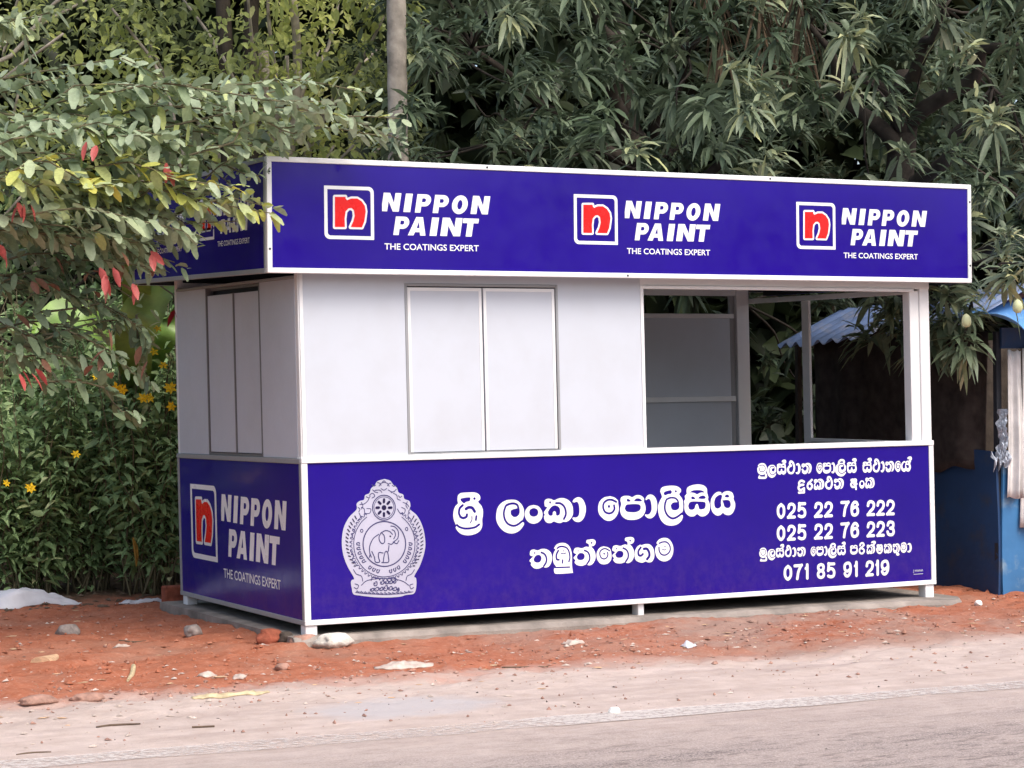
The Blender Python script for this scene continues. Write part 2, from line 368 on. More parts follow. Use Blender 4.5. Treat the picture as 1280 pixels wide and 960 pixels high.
NAME_TEXT = ('P0.0:1033,814 1038,835 1058,848 1099,850 1151,849 1179,838 1191,820 1189,803 1176,789 1197,765 1207,738 1207,706 1201,675 1201,644 1191,617 1171,599 1'
    '136,587 1097,584 1058,592 1032,610 1016,634 1020,646 1006,679 1001,710 1006,745 1019,770 1035,783 1033,802|H0.0:1053,805 1062,815 1118,819 1117,797 10'
    '93,792 1078,783 1061,795|h15.5:1150,810 1151,810|h14.7:1068,772 1047,753 1041,724 1050,701|h15.5:1050,700 1069,692 1091,699 1096,713|h18.6:1090,748 11'
    '10,757 1134,752 1150,730|h13.2:1161,700 1157,677|h6.2:1130,700 1129,678 1116,659|h13.2:1025,651 1042,638 1072,628 1106,626 1150,632 1179,648;P0.0:1409'
    ',795 1444,790 1475,769 1494,739 1498,703 1490,672 1481,657 1496,644 1489,625 1462,598 1426,584 1390,584 1351,599 1321,628 1302,664 1300,703 1311,746 1'
    '338,776 1374,792|h14.1:1373,760 1395,768 1426,770 1450,760 1457,744|H0.0:1403,726 1421,734 1448,739 1461,748 1467,724 1462,701 1442,686 1420,687 1404,'
    '703|h13.3:1367,753 1357,728 1354,701 1362,669 1383,643 1418,630 1449,636 1485,658;P0.0:1567,756 1600,747 1622,722 1630,694 1621,665 1596,644 1564,637 '
    '1531,647 1509,671 1502,699 1510,726 1533,749|H0.0:1568,737 1591,727 1599,708 1590,689 1566,682 1543,690 1535,711 1544,729;P0.0:1644,769 1651,785 1674,'
    '792 1698,787 1716,780 1750,791 1787,791 1823,775 1845,746 1851,714 1848,682 1829,655 1801,640 1778,641 1755,634 1728,639 1710,646 1688,637 1661,640 16'
    '43,658 1640,682 1646,690 1639,704 1651,721 1663,737 1648,745|h13.5:1686,768 1686,767|H0.0:1669,709 1686,732 1709,746 1733,745 1753,729 1757,705 1750,6'
    '86 1730,683 1726,703 1716,711 1705,705 1700,686 1682,684 1671,695|h13.5:1729,761 1759,759 1785,740 1797,712 1797,684 1783,659;P0.0:1848,766 1859,781 1'
    '883,793 1910,789 1932,767 1945,730 1942,690 1925,655 1897,636 1865,640 1846,658 1852,666 1875,665 1893,680 1898,712 1895,744 1882,765 1861,761;P0.0:21'
    '28,792 2160,782 2183,762 2185,747 2189,711 2181,679 2161,652 2128,635 2091,638 2059,660 2039,688 2036,725 2048,760 2081,785|h13.7:2171,754 2141,767 21'
    '09,768 2080,751 2073,723 2084,695 2111,682 2139,687 2156,708 2154,732|h17.7:2116,727 2116,726;P0.0:2202,759 2207,779 2230,790 2268,789 2291,780 2320,7'
    '92 2357,788 2380,769 2379,749 2389,720 2388,687 2368,656 2330,637 2283,633 2241,640 2208,666 2198,703 2208,739|H0.0:2251,771 2267,767 2279,754 2253,75'
    '4|H0.0:2302,753 2319,769 2343,770 2361,759 2359,751|H0.0:2233,709 2245,731 2271,735 2318,735 2346,729 2354,713 2345,693 2312,682 2270,684 2244,691;P0.'
    '0:2390,764 2405,786 2433,793 2461,778 2477,745 2478,704 2465,664 2439,641 2410,639 2387,655 2387,665 2413,664 2433,686 2436,718 2430,751 2416,766 2397'
    ',758;P0.0:2504,809 2511,829 2535,841 2588,845 2631,840 2660,823 2663,804 2649,786 2672,755 2678,718 2675,681 2662,653 2674,646 2664,616 2629,591 2581,'
    '584 2534,596 2501,630 2485,680 2487,720 2502,752 2517,776|H0.0:2529,798 2544,809 2587,815 2589,794 2563,790 2539,784|h14.7:2623,807 2624,806|h12.2:255'
    '2,757 2581,766 2615,763 2634,749 2642,731|H0.0:2582,717 2599,733 2628,736 2645,731 2648,706 2639,690 2613,683 2589,692|h13.8:2547,749 2538,723 2537,69'
    '0 2552,657 2578,636 2602,631 2631,640 2667,661;P0.0:2684,740 2694,754 2692,774 2707,788 2706,807 2715,829 2747,842 2796,847 2839,839 2863,818 2866,789'
    ' 2874,760 2871,746 2884,714 2883,677 2868,651 2839,636 2809,637 2785,652 2761,639 2727,640 2699,660 2687,689 2688,721|H0.0:2729,794 2751,807 2790,810 '
    '2828,805 2843,792 2823,793 2804,789 2787,782 2770,790 2746,795|H0.0:2741,767 2757,768 2771,757 2769,751 2745,752|H0.0:2793,755 2811,768 2837,772 2852,'
    '761 2849,752 2822,750|H0.0:2717,708 2725,728 2749,736 2797,734 2841,730 2852,716 2847,691 2830,683 2803,684 2794,709 2785,719 2773,710 2765,690 2748,6'
    '82 2724,687;P0.0:2890,718 2898,751 2921,779 2950,793 2975,789 2979,777 2999,791 3034,795 3063,783 3074,757 3072,741 3084,711 3080,678 3060,646 3030,63'
    '5 3000,642 2985,653 2966,639 2936,637 2908,656 2894,685|H0.0:2919,726 2930,754 2955,770 2972,773 2982,765 2978,748 2973,732 2972,715 2973,699 2957,685'
    ' 2938,684 2923,696|H0.0:3001,756 3011,770 3028,771 3038,759 3028,753|H0.0:2983,735 3018,737 3040,730 3049,708 3041,688 3019,683 2999,694 2992,715')
TOWN_TEXT = ('P0.0:1532,454 1539,470 1561,475 1588,468 1618,476 1653,472 1680,453 1691,423 1685,388 1664,361 1637,357 1624,363 1596,353 1561,356 1537,379 1541,391 1'
    '528,405 1544,422 1554,430 1534,439|h10.3:1567,453 1567,452|H0.0:1558,414 1572,433 1592,440 1610,431 1614,411 1602,394 1582,391 1564,398|h11.8:1615,453'
    ' 1637,442 1650,417 1647,390 1630,366;P0.0:1706,476 1726,499 1758,508 1790,504 1817,485 1832,452 1836,416 1834,365 1838,321 1831,313 1722,313 1704,327 '
    '1704,347 1718,358 1701,383 1697,419 1705,450 1717,466|h10.3:1730,475 1749,484 1776,483 1803,470 1817,441 1820,409 1812,386|h11.9:1737,459 1723,434 172'
    '4,406 1740,401|h7.9:1774,456 1775,456|h6.3:1757,442 1775,438 1791,442|h10.3:1767,398 1765,380|h9.5:1714,353 1816,351;P0.0:1848,452 1858,469 1881,473 1'
    '908,467 1940,476 1961,473 1959,491 1943,501 1946,517 1964,520 1992,521 2010,510 2010,492 1998,479 1979,474 1995,457 2008,428 2007,396 1988,365 1960,35'
    '5 1937,362 1910,355 1873,361 1853,380 1860,391 1847,408 1861,423 1868,431 1850,440|h8.8:1881,451 1881,451|H0.0:1870,415 1886,434 1907,437 1925,428 192'
    '8,410 1917,395 1894,392 1876,399|h11.2:1928,452 1951,441 1964,418 1963,390 1944,364|h12.0:1981,498 1982,498;P0.0:2070,472 2103,464 2121,447 2127,415 2'
    '124,387 2105,364 2072,356 2040,365 2020,392 2016,424 2028,452 2047,467|h8.8:2114,441 2088,455 2065,455 2044,441 2041,419 2052,398 2073,391 2092,400 21'
    '00,418 2097,432|h12.0:2072,425 2073,424;P0.0:2133,453 2143,471 2166,475 2194,469 2227,477 2248,474 2246,493 2230,503 2233,519 2252,523 2280,523 2298,5'
    '12 2298,494 2286,481 2267,475 2283,459 2296,430 2295,397 2276,366 2247,355 2224,362 2196,356 2158,361 2138,381 2145,392 2132,409 2146,424 2153,432 213'
    '5,441|h8.8:2166,453 2167,452|H0.0:2155,416 2172,435 2193,438 2212,429 2215,411 2204,396 2180,393 2162,400|h11.3:2215,454 2238,442 2251,420 2250,391 22'
    '31,365|h12.1:2269,500 2269,500;P0.0:2299,399 2303,431 2317,455 2341,470 2353,467 2384,473 2417,468 2440,445 2449,412 2446,380 2428,356 2400,353 2383,3'
    '60 2357,353 2329,359 2306,374|h13.8:2347,452 2329,430 2330,405 2347,399 2362,409|h17.0:2371,442 2393,441 2409,418 2410,394 2393,374;P0.0:2465,474 2484'
    ',496 2518,507 2556,501 2582,475 2595,438 2589,397 2567,366 2528,353 2490,363 2465,389 2456,420 2459,448 2476,468|h9.8:2488,473 2512,480 2541,479 2564,'
    '460 2571,431 2558,407 2529,394 2501,402 2487,423 2485,447|h9.0:2531,450 2531,449|h5.7:2511,432 2525,428 2537,430')
STATION_TEXT = ('P0.0:3270,955 3281,967 3300,973 3321,971 3336,958 3343,939 3340,918 3328,901 3306,894 3285,898 3270,911 3266,927 3267,942 3277,952|h5.0:3284,955 3297,'
    '959 3313,959 3326,950 3330,935 3323,922 3307,915 3291,918 3283,929 3282,942|h4.6:3307,944 3308,944|h2.9:3296,934 3304,933 3311,934;s14.7:3279,876 3331'
    ',876 3334,897;s14.7:3279,876 3282,884;P0.0:3385,959 3398,958 3409,950 3416,937 3417,923 3414,910 3411,904 3416,899 3414,891 3404,880 3391,874 3378,873'
    ' 3363,879 3352,890 3346,905 3345,921 3349,938 3359,951 3372,958|h5.8:3372,945 3380,948 3391,949 3400,946 3402,939|H0.0:3383,931 3389,935 3399,937 3404'
    ',941 3406,931 3404,922 3397,915 3389,915 3383,922|h5.4:3370,942 3366,932 3365,920 3367,907 3375,897 3388,892 3399,895 3413,905;P0.0:3422,940 3426,947 '
    '3425,957 3432,963 3442,966 3454,965 3462,961 3471,966 3484,966 3493,960 3496,952 3495,945 3500,930 3499,913 3494,900 3482,892 3471,892 3461,899 3452,8'
    '92 3439,893 3428,901 3423,915 3424,931|H0.0:3444,953 3451,954 3456,949 3455,946 3446,947|H0.0:3465,948 3471,955 3482,957 3487,952 3486,948 3476,947|H0'
    '.0:3435,925 3438,935 3447,939 3466,939 3483,937 3487,930 3486,919 3479,915 3469,915 3465,927 3461,931 3457,927 3453,917 3447,913 3437,915;s14.8:3472,9'
    '80 3480,983 3491,983 3493,975 3486,971 3485,960;s14.8:3536,953 3529,964 3536,977 3551,973 3562,953 3565,930 3555,905 3539,899 3521,905 3514,924 3522,9'
    '42 3540,950;P0.0:3577,952 3581,959 3591,965 3602,964 3611,953 3617,936 3615,917 3608,900 3597,891 3583,892 3576,900 3578,904 3588,904 3595,912 3597,92'
    '7 3596,942 3591,951 3582,950;P0.0:3625,949 3629,959 3640,962 3654,959 3669,964 3688,963 3702,952 3707,934 3704,913 3693,896 3679,893 3672,897 3658,890'
    ' 3640,891 3627,904 3630,911 3623,920 3631,930 3636,935 3626,940|h6.2:3643,949 3643,949|H0.0:3638,925 3645,937 3656,942 3665,937 3667,925 3661,915 3651'
    ',912 3641,916|h7.1:3668,950 3679,944 3686,930 3684,913 3676,899|h8.1:3620,933 3642,928;P0.0:3776,963 3787,960 3794,950 3794,943 3795,926 3793,911 3786'
    ',897 3776,889 3764,890 3754,900 3747,913 3746,930 3751,947 3761,960|h6.5:3790,946 3780,952 3770,952 3761,944 3758,930 3762,917 3770,911 3779,914 3785,'
    '924 3784,936|h8.4:3772,932 3772,932;P0.0:3799,946 3801,955 3810,961 3824,961 3832,957 3843,963 3857,961 3865,953 3865,943 3868,930 3868,915 3861,900 3'
    '846,891 3829,888 3813,891 3801,903 3797,920 3801,937|H0.0:3817,952 3823,950 3828,945 3818,944|H0.0:3836,945 3843,952 3852,953 3858,948 3857,944|H0.0:3'
    '811,923 3815,934 3825,936 3842,936 3853,934 3856,927 3852,917 3840,912 3824,912 3815,915;P0.0:3871,949 3875,957 3883,963 3892,961 3899,951 3903,933 39'
    '02,914 3896,897 3887,888 3876,889 3870,897 3872,901 3880,901 3886,909 3887,924 3887,939 3882,949 3876,947;P0.0:3952,957 3968,955 3982,947 3991,934 399'
    '2,918 3989,904 3985,898 3991,892 3988,884 3976,872 3960,865 3943,865 3926,871 3912,883 3903,898 3902,916 3907,934 3920,948 3936,956|h6.2:3936,941 3946'
    ',945 3960,946 3971,942 3974,936|H0.0:3949,927 3957,931 3969,933 3976,937 3978,927 3976,917 3967,910 3957,910 3950,917|h5.8:3933,939 3929,927 3927,915 '
    '3930,902 3940,890 3956,885 3970,888 3987,898;s15.0:3933,955 3938,968 3954,976 3972,973 3978,963 3974,954;P0.0:3999,935 4004,941 4003,952 4010,958 4021'
    ',961 4033,960 4042,956 4052,961 4066,961 4076,955 4078,947 4077,940 4082,925 4082,907 4076,894 4064,886 4052,886 4041,893 4031,886 4017,886 4005,895 4'
    '001,909 4001,925|H0.0:4023,948 4030,949 4036,944 4035,941 4025,941|H0.0:4045,943 4052,950 4063,952 4069,947 4068,943 4057,941|H0.0:4013,919 4016,929 4'
    '027,933 4047,933 4065,932 4069,925 4067,913 4060,909 4049,909 4045,921 4042,926 4036,921 4033,911 4026,907 4016,909;s15.0:4053,975 4061,979 4073,978 4'
    '076,970 4068,966 4067,955;P0.0:4131,933 4135,940 4135,950 4142,957 4152,960 4164,959 4172,955 4181,960 4195,960 4204,954 4207,946 4206,939 4210,923 42'
    '10,905 4204,892 4193,884 4181,885 4171,892 4162,885 4148,885 4137,894 4133,908 4133,924|H0.0:4154,947 4161,948 4166,943 4165,940 4156,940|H0.0:4175,94'
    '2 4182,949 4192,951 4198,946 4197,941 4186,940|H0.0:4144,918 4148,928 4157,932 4177,932 4194,931 4198,924 4196,912 4189,908 4179,908 4175,920 4172,924'
    ' 4167,920 4163,910 4157,906 4147,908;s15.1:4183,974 4191,978 4202,977 4204,969 4197,965 4195,954;s15.1:4246,947 4239,958 4245,971 4260,968 4271,947 42'
    '74,923 4264,898 4248,891 4231,898 4224,917 4232,935 4250,944;P0.0:4286,945 4290,953 4299,959 4309,958 4316,947 4321,929 4320,910 4313,893 4303,883 429'
    '2,884 4285,893 4287,897 4295,897 4302,904 4304,920 4303,935 4298,945 4291,943;P0.0:4327,943 4331,953 4341,956 4354,952 4369,958 4386,957 4398,946 4403'
    ',928 4401,906 4390,889 4377,886 4371,889 4358,883 4341,884 4329,897 4331,904 4325,913 4333,924 4337,928 4328,933|h6.3:4344,943 4344,943|H0.0:4339,919 '
    '4346,931 4356,935 4365,931 4366,918 4361,908 4351,905 4342,909|h7.3:4367,944 4378,938 4384,923 4382,906 4374,891|h8.2:4322,926 4343,921;P0.0:4438,958 '
    '4449,954 4456,944 4457,937 4458,920 4455,904 4449,890 4438,882 4426,883 4416,893 4409,906 4408,924 4412,941 4423,954|h6.6:4452,940 4443,946 4432,946 4'
    '423,937 4420,924 4424,910 4432,904 4442,907 4447,918 4447,929|h8.6:4434,926 4434,926;P0.0:4460,919 4464,935 4474,948 4487,955 4498,953 4500,948 4509,9'
    '55 4524,957 4537,952 4541,940 4541,932 4546,918 4544,903 4535,887 4522,881 4509,884 4502,889 4494,882 4481,881 4468,890 4462,903|H0.0:4473,923 4478,93'
    '6 4489,944 4497,946 4501,942 4499,934 4497,926 4496,919 4497,911 4490,904 4481,904 4475,909|H0.0:4509,938 4514,945 4521,946 4526,940 4521,937|H0.0:450'
    '1,928 4517,929 4526,926 4530,916 4527,907 4517,904 4509,909 4506,919;s15.3:4525,974 4533,978 4546,978 4548,968 4541,963 4539,951;s14.8:3643,838 3620,8'
    '46 3602,833 3605,818 3625,818 3637,818 3615,815 3597,805 3600,787 3619,784 3642,794;s14.8:3642,794 3641,766;s14.8:3598,766 3641,766;s14.9:3707,849 369'
    '1,836 3677,826 3670,806 3679,790 3694,788 3706,801 3704,818 3689,825;P0.0:3724,842 3727,849 3736,853 3746,851 3754,848 3768,854 3782,854 3797,847 3806'
    ',834 3808,819 3807,804 3799,791 3788,783 3779,783 3769,780 3758,782 3751,784 3742,780 3731,781 3723,789 3722,801 3725,804 3722,811 3727,819 3732,827 3'
    '725,830|h6.4:3741,842 3741,842|H0.0:3734,814 3741,825 3750,832 3761,832 3769,825 3770,813 3767,804 3759,802 3757,811 3753,815 3749,812 3747,803 3739,8'
    '02 3735,807|h6.4:3759,839 3771,839 3782,830 3787,817 3786,804 3781,792;s14.9:3844,840 3837,851 3843,863 3858,860 3869,840 3872,817 3863,792 3846,786 3'
    '829,793 3822,811 3829,829 3848,837;P0.0:3890,838 3894,847 3905,851 3919,847 3934,853 3952,851 3966,841 3971,823 3968,801 3957,785 3944,781 3937,785 39'
    '23,778 3904,779 3892,792 3895,799 3888,808 3896,819 3901,823 3891,828|h6.2:3908,838 3908,837|H0.0:3903,814 3910,826 3921,830 3930,825 3932,813 3926,80'
    '3 3915,800 3906,804|h7.2:3932,839 3944,833 3950,818 3949,801 3940,787|h8.1:3885,821 3907,816;s15.0:4042,828 4035,837 4051,840 4056,831 4062,840 4074,8'
    '38 4072,828 4045,821 4032,808 4041,791 4063,791;s15.0:4058,808 4079,810;s15.0:4071,820 4070,799 4073,775;P0.0:4124,833 4136,829 4144,818 4147,805 4143'
    ',791 4134,780 4123,776 4111,781 4103,792 4100,805 4103,818 4112,829|H0.0:4124,824 4133,820 4136,811 4132,801 4124,798 4115,801 4112,811 4116,820;P0.0:'
    '4153,839 4156,846 4165,850 4174,848 4181,845 4194,851 4207,851 4221,844 4229,830 4231,815 4230,800 4223,787 4212,779 4204,779 4195,776 4185,778 4178,7'
    '81 4170,776 4159,777 4153,785 4152,797 4154,801 4151,807 4156,816 4161,823 4155,827|h6.4:4169,839 4169,838|H0.0:4163,810 4169,821 4178,829 4187,828 41'
    '95,821 4196,810 4193,800 4185,799 4184,808 4180,812 4176,809 4174,800 4168,798 4164,803|h6.5:4186,836 4197,835 4207,827 4211,813 4211,800 4206,788;P0.'
    '0:3271,393 3280,403 3295,408 3312,406 3323,395 3329,378 3327,360 3317,345 3300,339 3283,343 3271,354 3267,368 3269,381 3276,390|h4.5:3282,393 3293,396'
    ' 3305,396 3316,388 3319,375 3313,363 3300,357 3287,360 3281,370 3280,381|h4.1:3301,383 3301,382|h2.6:3292,374 3298,373 3304,374;s12.8:3278,323 3319,32'
    '3 3322,341;s12.8:3278,323 3281,329;P0.0:3368,395 3379,394 3389,387 3395,376 3396,364 3393,353 3390,347 3395,343 3393,336 3384,327 3373,321 3362,321 33'
    '49,326 3340,336 3334,348 3333,362 3337,377 3345,388 3357,394|h5.0:3356,383 3363,386 3373,387 3381,384 3383,378|H0.0:3366,371 3372,374 3380,376 3384,37'
    '9 3386,371 3384,363 3378,357 3371,357 3366,363|h4.7:3355,380 3352,372 3351,362 3353,351 3360,342 3371,338 3380,340 3392,348;P0.0:3399,378 3403,384 340'
    '2,393 3408,399 3417,401 3427,400 3434,397 3442,401 3453,400 3461,395 3464,389 3463,383 3467,370 3467,354 3462,343 3452,336 3442,336 3433,342 3425,337 '
    '3414,337 3404,345 3400,357 3401,370|H0.0:3419,390 3424,391 3429,386 3428,384 3420,384|H0.0:3436,385 3442,391 3451,393 3456,389 3455,385 3446,384|H0.0:'
    '3410,365 3413,374 3421,377 3438,377 3453,376 3456,370 3455,359 3449,356 3440,356 3437,367 3434,370 3429,367 3427,358 3421,355 3413,357;s12.9:3443,415 '
    '3450,419 3460,419 3462,409 3456,405 3454,394;s12.9:3498,390 3493,399 3498,410 3510,407 3519,389 3522,369 3514,347 3500,342 3486,348 3480,364 3486,380 '
    '3502,387;P0.0:3532,388 3537,394 3545,400 3555,398 3563,389 3568,374 3567,358 3560,343 3550,335 3539,336 3532,343 3534,346 3542,346 3549,353 3551,366 3'
    '550,379 3545,388 3537,386;P0.0:3575,386 3578,394 3588,397 3599,394 3612,399 3627,397 3639,388 3643,372 3641,354 3632,339 3620,336 3614,339 3603,334 35'
    '87,335 3577,346 3579,352 3573,360 3580,369 3584,373 3576,377|h5.4:3590,385 3590,385|H0.0:3586,365 3592,375 3601,379 3608,375 3610,364 3605,355 3596,35'
    '3 3589,356|h6.2:3611,386 3620,381 3626,368 3624,354 3617,341|h7.0:3571,371 3589,367;P0.0:3710,397 3719,394 3725,385 3726,380 3727,364 3725,351 3719,34'
    '0 3710,332 3699,333 3690,342 3685,353 3684,368 3688,383 3697,394|h5.7:3722,382 3714,387 3705,387 3697,380 3694,368 3697,357 3705,351 3713,354 3718,363'
    ' 3717,373|h7.3:3707,370 3707,370;P0.0:3732,382 3733,390 3741,395 3753,395 3761,391 3770,396 3782,395 3789,388 3789,379 3792,368 3791,355 3785,342 3773'
    ',334 3757,331 3744,334 3734,344 3730,359 3734,374|H0.0:3748,387 3753,386 3756,381 3748,380|H0.0:3764,381 3770,387 3777,388 3783,384 3782,380|H0.0:3742'
    ',362 3746,371 3754,373 3769,373 3778,371 3781,365 3778,357 3767,352 3753,352 3745,355;P0.0:3795,384 3798,391 3805,396 3813,395 3820,385 3824,370 3823,'
    '354 3817,339 3809,331 3799,332 3794,339 3795,342 3802,342 3808,349 3810,362 3809,376 3805,384 3799,382;P0.0:3866,390 3879,389 3891,381 3898,370 3899,3'
    '57 3896,345 3893,339 3898,335 3896,327 3886,317 3872,312 3859,311 3845,316 3833,327 3826,340 3826,355 3830,371 3840,383 3853,389|h5.3:3853,377 3861,38'
    '0 3873,381 3881,378 3884,372|H0.0:3864,365 3871,368 3880,370 3885,373 3888,364 3886,356 3878,350 3870,350 3865,356|h5.0:3851,375 3847,365 3846,355 384'
    '9,343 3857,333 3870,329 3881,331 3894,340;s13.1:3851,389 3855,401 3868,408 3882,406 3887,397 3884,388;P0.0:3904,371 3908,377 3907,386 3913,392 3923,39'
    '4 3933,393 3941,390 3949,394 3961,394 3969,389 3972,381 3971,375 3975,362 3975,346 3969,335 3959,328 3949,328 3940,335 3931,329 3919,329 3909,337 3905'
    ',349 3905,363|H0.0:3924,383 3930,384 3935,379 3934,376 3926,377|H0.0:3943,378 3949,384 3959,386 3964,382 3963,378 3953,377|H0.0:3916,358 3918,366 3927'
    ',370 3944,370 3960,369 3964,362 3962,352 3956,348 3946,349 3943,359 3940,363 3936,359 3933,351 3927,347 3918,349;s13.1:3950,409 3957,412 3967,412 3969'
    ',403 3963,399 3962,387;P0.0:4013,378 4015,386 4023,391 4036,391 4044,387 4054,393 4066,391 4074,384 4074,375 4077,364 4076,350 4070,337 4057,329 4041,'
    '327 4026,330 4015,340 4012,355 4015,370|H0.0:4030,384 4036,382 4040,377 4031,376|H0.0:4048,377 4053,383 4061,384 4068,380 4067,376|H0.0:4024,358 4028,'
    '367 4037,369 4053,369 4062,367 4065,361 4062,352 4051,348 4036,348 4028,350;s13.2:4130,388 4113,376 4097,366 4090,349 4099,334 4116,332 4129,344 4126,'
    '359 4111,366;s13.2:4097,387 4100,397 4111,403 4123,401 4128,394 4124,387;P0.0:4153,380 4155,387 4163,390 4172,388 4178,385 4189,390 4202,391 4214,384 '
    '4222,372 4224,359 4222,346 4216,334 4206,328 4199,328 4191,325 4182,326 4175,329 4168,325 4158,326 4152,334 4151,344 4153,347 4151,353 4155,360 4159,3'
    '67 4154,370|h5.6:4167,380 4167,380|H0.0:4161,355 4167,365 4175,371 4183,371 4190,365 4192,355 4189,346 4182,345 4181,353 4177,356 4174,354 4172,346 41'
    '66,345 4162,349|h5.6:4182,378 4192,377 4201,369 4205,358 4205,346 4200,335;s13.2:4198,404 4208,407 4222,407 4224,399 4216,396 4214,386;s13.2:4246,368 '
    '4244,381 4258,381 4260,373 4265,380 4279,380 4282,367 4284,348 4271,330 4252,330 4239,349 4244,362 4281,363;s13.2:4255,350 4269,350;P0.0:4300,378 4303'
    ',385 4310,388 4319,386 4325,383 4336,388 4348,389 4360,382 4367,370 4369,357 4368,344 4362,332 4353,325 4345,326 4337,322 4328,324 4322,327 4315,323 4'
    '306,324 4300,331 4299,341 4301,345 4298,350 4303,358 4307,365 4301,368|h5.7:4314,378 4314,378|H0.0:4309,353 4314,363 4322,369 4330,369 4337,362 4338,3'
    '52 4336,344 4329,343 4327,351 4324,354 4321,352 4319,344 4313,342 4309,347|h5.7:4329,376 4339,375 4348,367 4352,356 4351,344 4347,333;P0.0:4375,374 43'
    '78,383 4387,386 4397,383 4408,388 4422,386 4432,377 4436,361 4433,342 4425,327 4415,324 4410,327 4400,321 4386,322 4377,334 4379,340 4374,348 4380,357'
    ' 4384,362 4376,366|h5.5:4389,374 4389,374|H0.0:4385,353 4390,364 4398,368 4405,363 4406,353 4402,343 4394,341 4387,345|h6.4:4407,375 4415,370 4420,357'
    ' 4419,342 4413,329;s13.3:4409,320 4418,317 4424,311 4415,309 4409,312;P0.0:4444,377 4452,387 4466,393 4482,391 4492,379 4497,361 4495,342 4486,327 447'
    '0,320 4454,324 4444,336 4440,351 4442,364 4449,374|h4.6:4454,377 4464,380 4475,380 4485,371 4488,358 4482,346 4470,340 4459,343 4453,352 4452,364|h4.2'
    ':4471,366 4471,366|h2.7:4463,357 4469,356 4474,357;P0.0:4500,374 4505,381 4514,386 4524,385 4533,376 4538,360 4537,343 4530,328 4519,320 4507,321 4500'
    ',328 4502,332 4511,332 4518,338 4520,352 4519,366 4514,374 4505,373')
PHONE_NUMBERS = ('s20.3:3451,691 3470,674 3474,648 3469,622 3449,605 3430,622 3425,648 3431,674 3451,691;s20.3:3511,665 3518,685 3536,691 3555,682 3559,664 3550,643 352'
    '6,623 3510,604 3510,604 3558,603;s20.4:3642,690 3642,690 3602,690 3602,690 3596,650 3596,650 3614,659 3635,653 3645,632 3638,609 3615,603 3595,610;s20'
    '.5:3732,662 3740,683 3758,688 3778,680 3782,662 3773,640 3749,620 3732,601 3732,601 3780,601;s20.5:3815,662 3823,682 3841,688 3861,679 3865,661 3856,6'
    '39 3832,619 3815,600 3815,600 3864,600;s20.6:3953,687 3953,687 4002,686 4002,686 3979,647 3968,598;s20.7:4083,668 4073,683 4055,684 4038,664 4033,633 '
    '4039,604 4058,597 4078,606 4084,625 4077,646 4059,652 4038,640;s20.8:4171,658 4178,678 4197,684 4216,675 4221,657 4211,635 4187,615 4171,596 4171,596 '
    '4219,595;s20.8:4254,657 4261,677 4280,683 4300,674 4304,656 4294,634 4270,614 4254,595 4254,595 4302,594;s20.9:4337,656 4345,677 4364,683 4384,673 438'
    '9,656 4379,633 4354,613 4337,594 4337,594 4387,593;s20.3:3447,542 3466,525 3470,499 3465,473 3445,456 3426,473 3421,499 3427,525 3447,542;s20.3:3507,5'
    '16 3514,536 3532,542 3551,533 3556,516 3546,494 3522,474 3507,455 3507,455 3554,455;s20.4:3638,541 3638,541 3598,542 3598,542 3592,502 3592,502 3610,5'
    '10 3631,505 3641,484 3634,460 3611,454 3591,462;s20.5:3729,515 3736,535 3754,541 3774,532 3778,514 3769,493 3745,473 3728,454 3728,454 3777,453;s20.5:'
    '3812,514 3819,534 3837,540 3857,532 3861,514 3852,492 3828,472 3812,453 3812,453 3860,453;s20.6:3949,540 3949,540 3998,540 3998,540 3975,500 3964,452;'
    's20.7:4080,522 4069,537 4051,538 4034,517 4029,487 4035,458 4054,451 4074,460 4080,479 4074,500 4055,506 4035,494;s20.8:4167,512 4174,533 4193,539 421'
    '2,530 4217,512 4207,490 4183,470 4167,450 4167,450 4215,450;s20.8:4250,512 4257,532 4276,538 4296,529 4300,512 4290,489 4266,469 4250,450 4250,450 429'
    '8,449;s20.9:4336,517 4345,534 4361,538 4381,531 4383,513 4376,499 4357,495 4378,490 4385,471 4377,453 4359,449 4341,454 4333,471;s20.3:3496,274 3515,2'
    '57 3519,231 3514,205 3493,187 3474,205 3470,231 3476,257 3496,274;s20.4:3555,274 3555,274 3604,274 3604,274 3581,235 3570,187;s20.4:3642,252 3650,258 '
    '3654,273 3652,186;s20.5:3767,273 3784,266 3787,251 3781,236 3765,231 3748,222 3741,207 3747,191 3764,185 3782,190 3789,206 3783,222 3765,231 3751,236 '
    '3744,251 3749,266 3767,273;s20.6:3872,272 3872,272 3832,273 3832,273 3827,232 3827,232 3844,241 3865,235 3875,214 3868,191 3845,185 3826,192;s20.6:396'
    '3,201 3973,186 3992,185 4008,205 4013,236 4007,265 3989,272 3968,263 3963,244 3969,223 3987,217 4008,229;s20.7:4052,249 4060,255 4063,271 4061,183;s20'
    '.8:4150,244 4157,265 4176,271 4195,262 4199,244 4190,222 4166,202 4150,182 4150,182 4197,182;s20.8:4233,248 4240,254 4243,270 4241,182;s20.8:4279,199 '
    '4290,184 4309,183 4326,203 4331,234 4324,263 4306,270 4285,261 4279,242 4285,221 4304,215 4325,227')
EMBLEM_OUTLINE = ('542,951 579,939 598,914 621,896 634,865 663,852 671,825 704,811 711,780 706,761 755,718 791,647 806,559 797,490 766,413 726,350 737,336 739,301 731,25'
    '8 713,240 666,237 627,229 551,228 457,235 363,250 317,261 307,298 302,333 310,348 324,357 284,428 258,497 249,575 262,660 301,727 351,772 352,806 374,'
    '823 402,830 409,856 438,868 451,897 475,914 494,939')
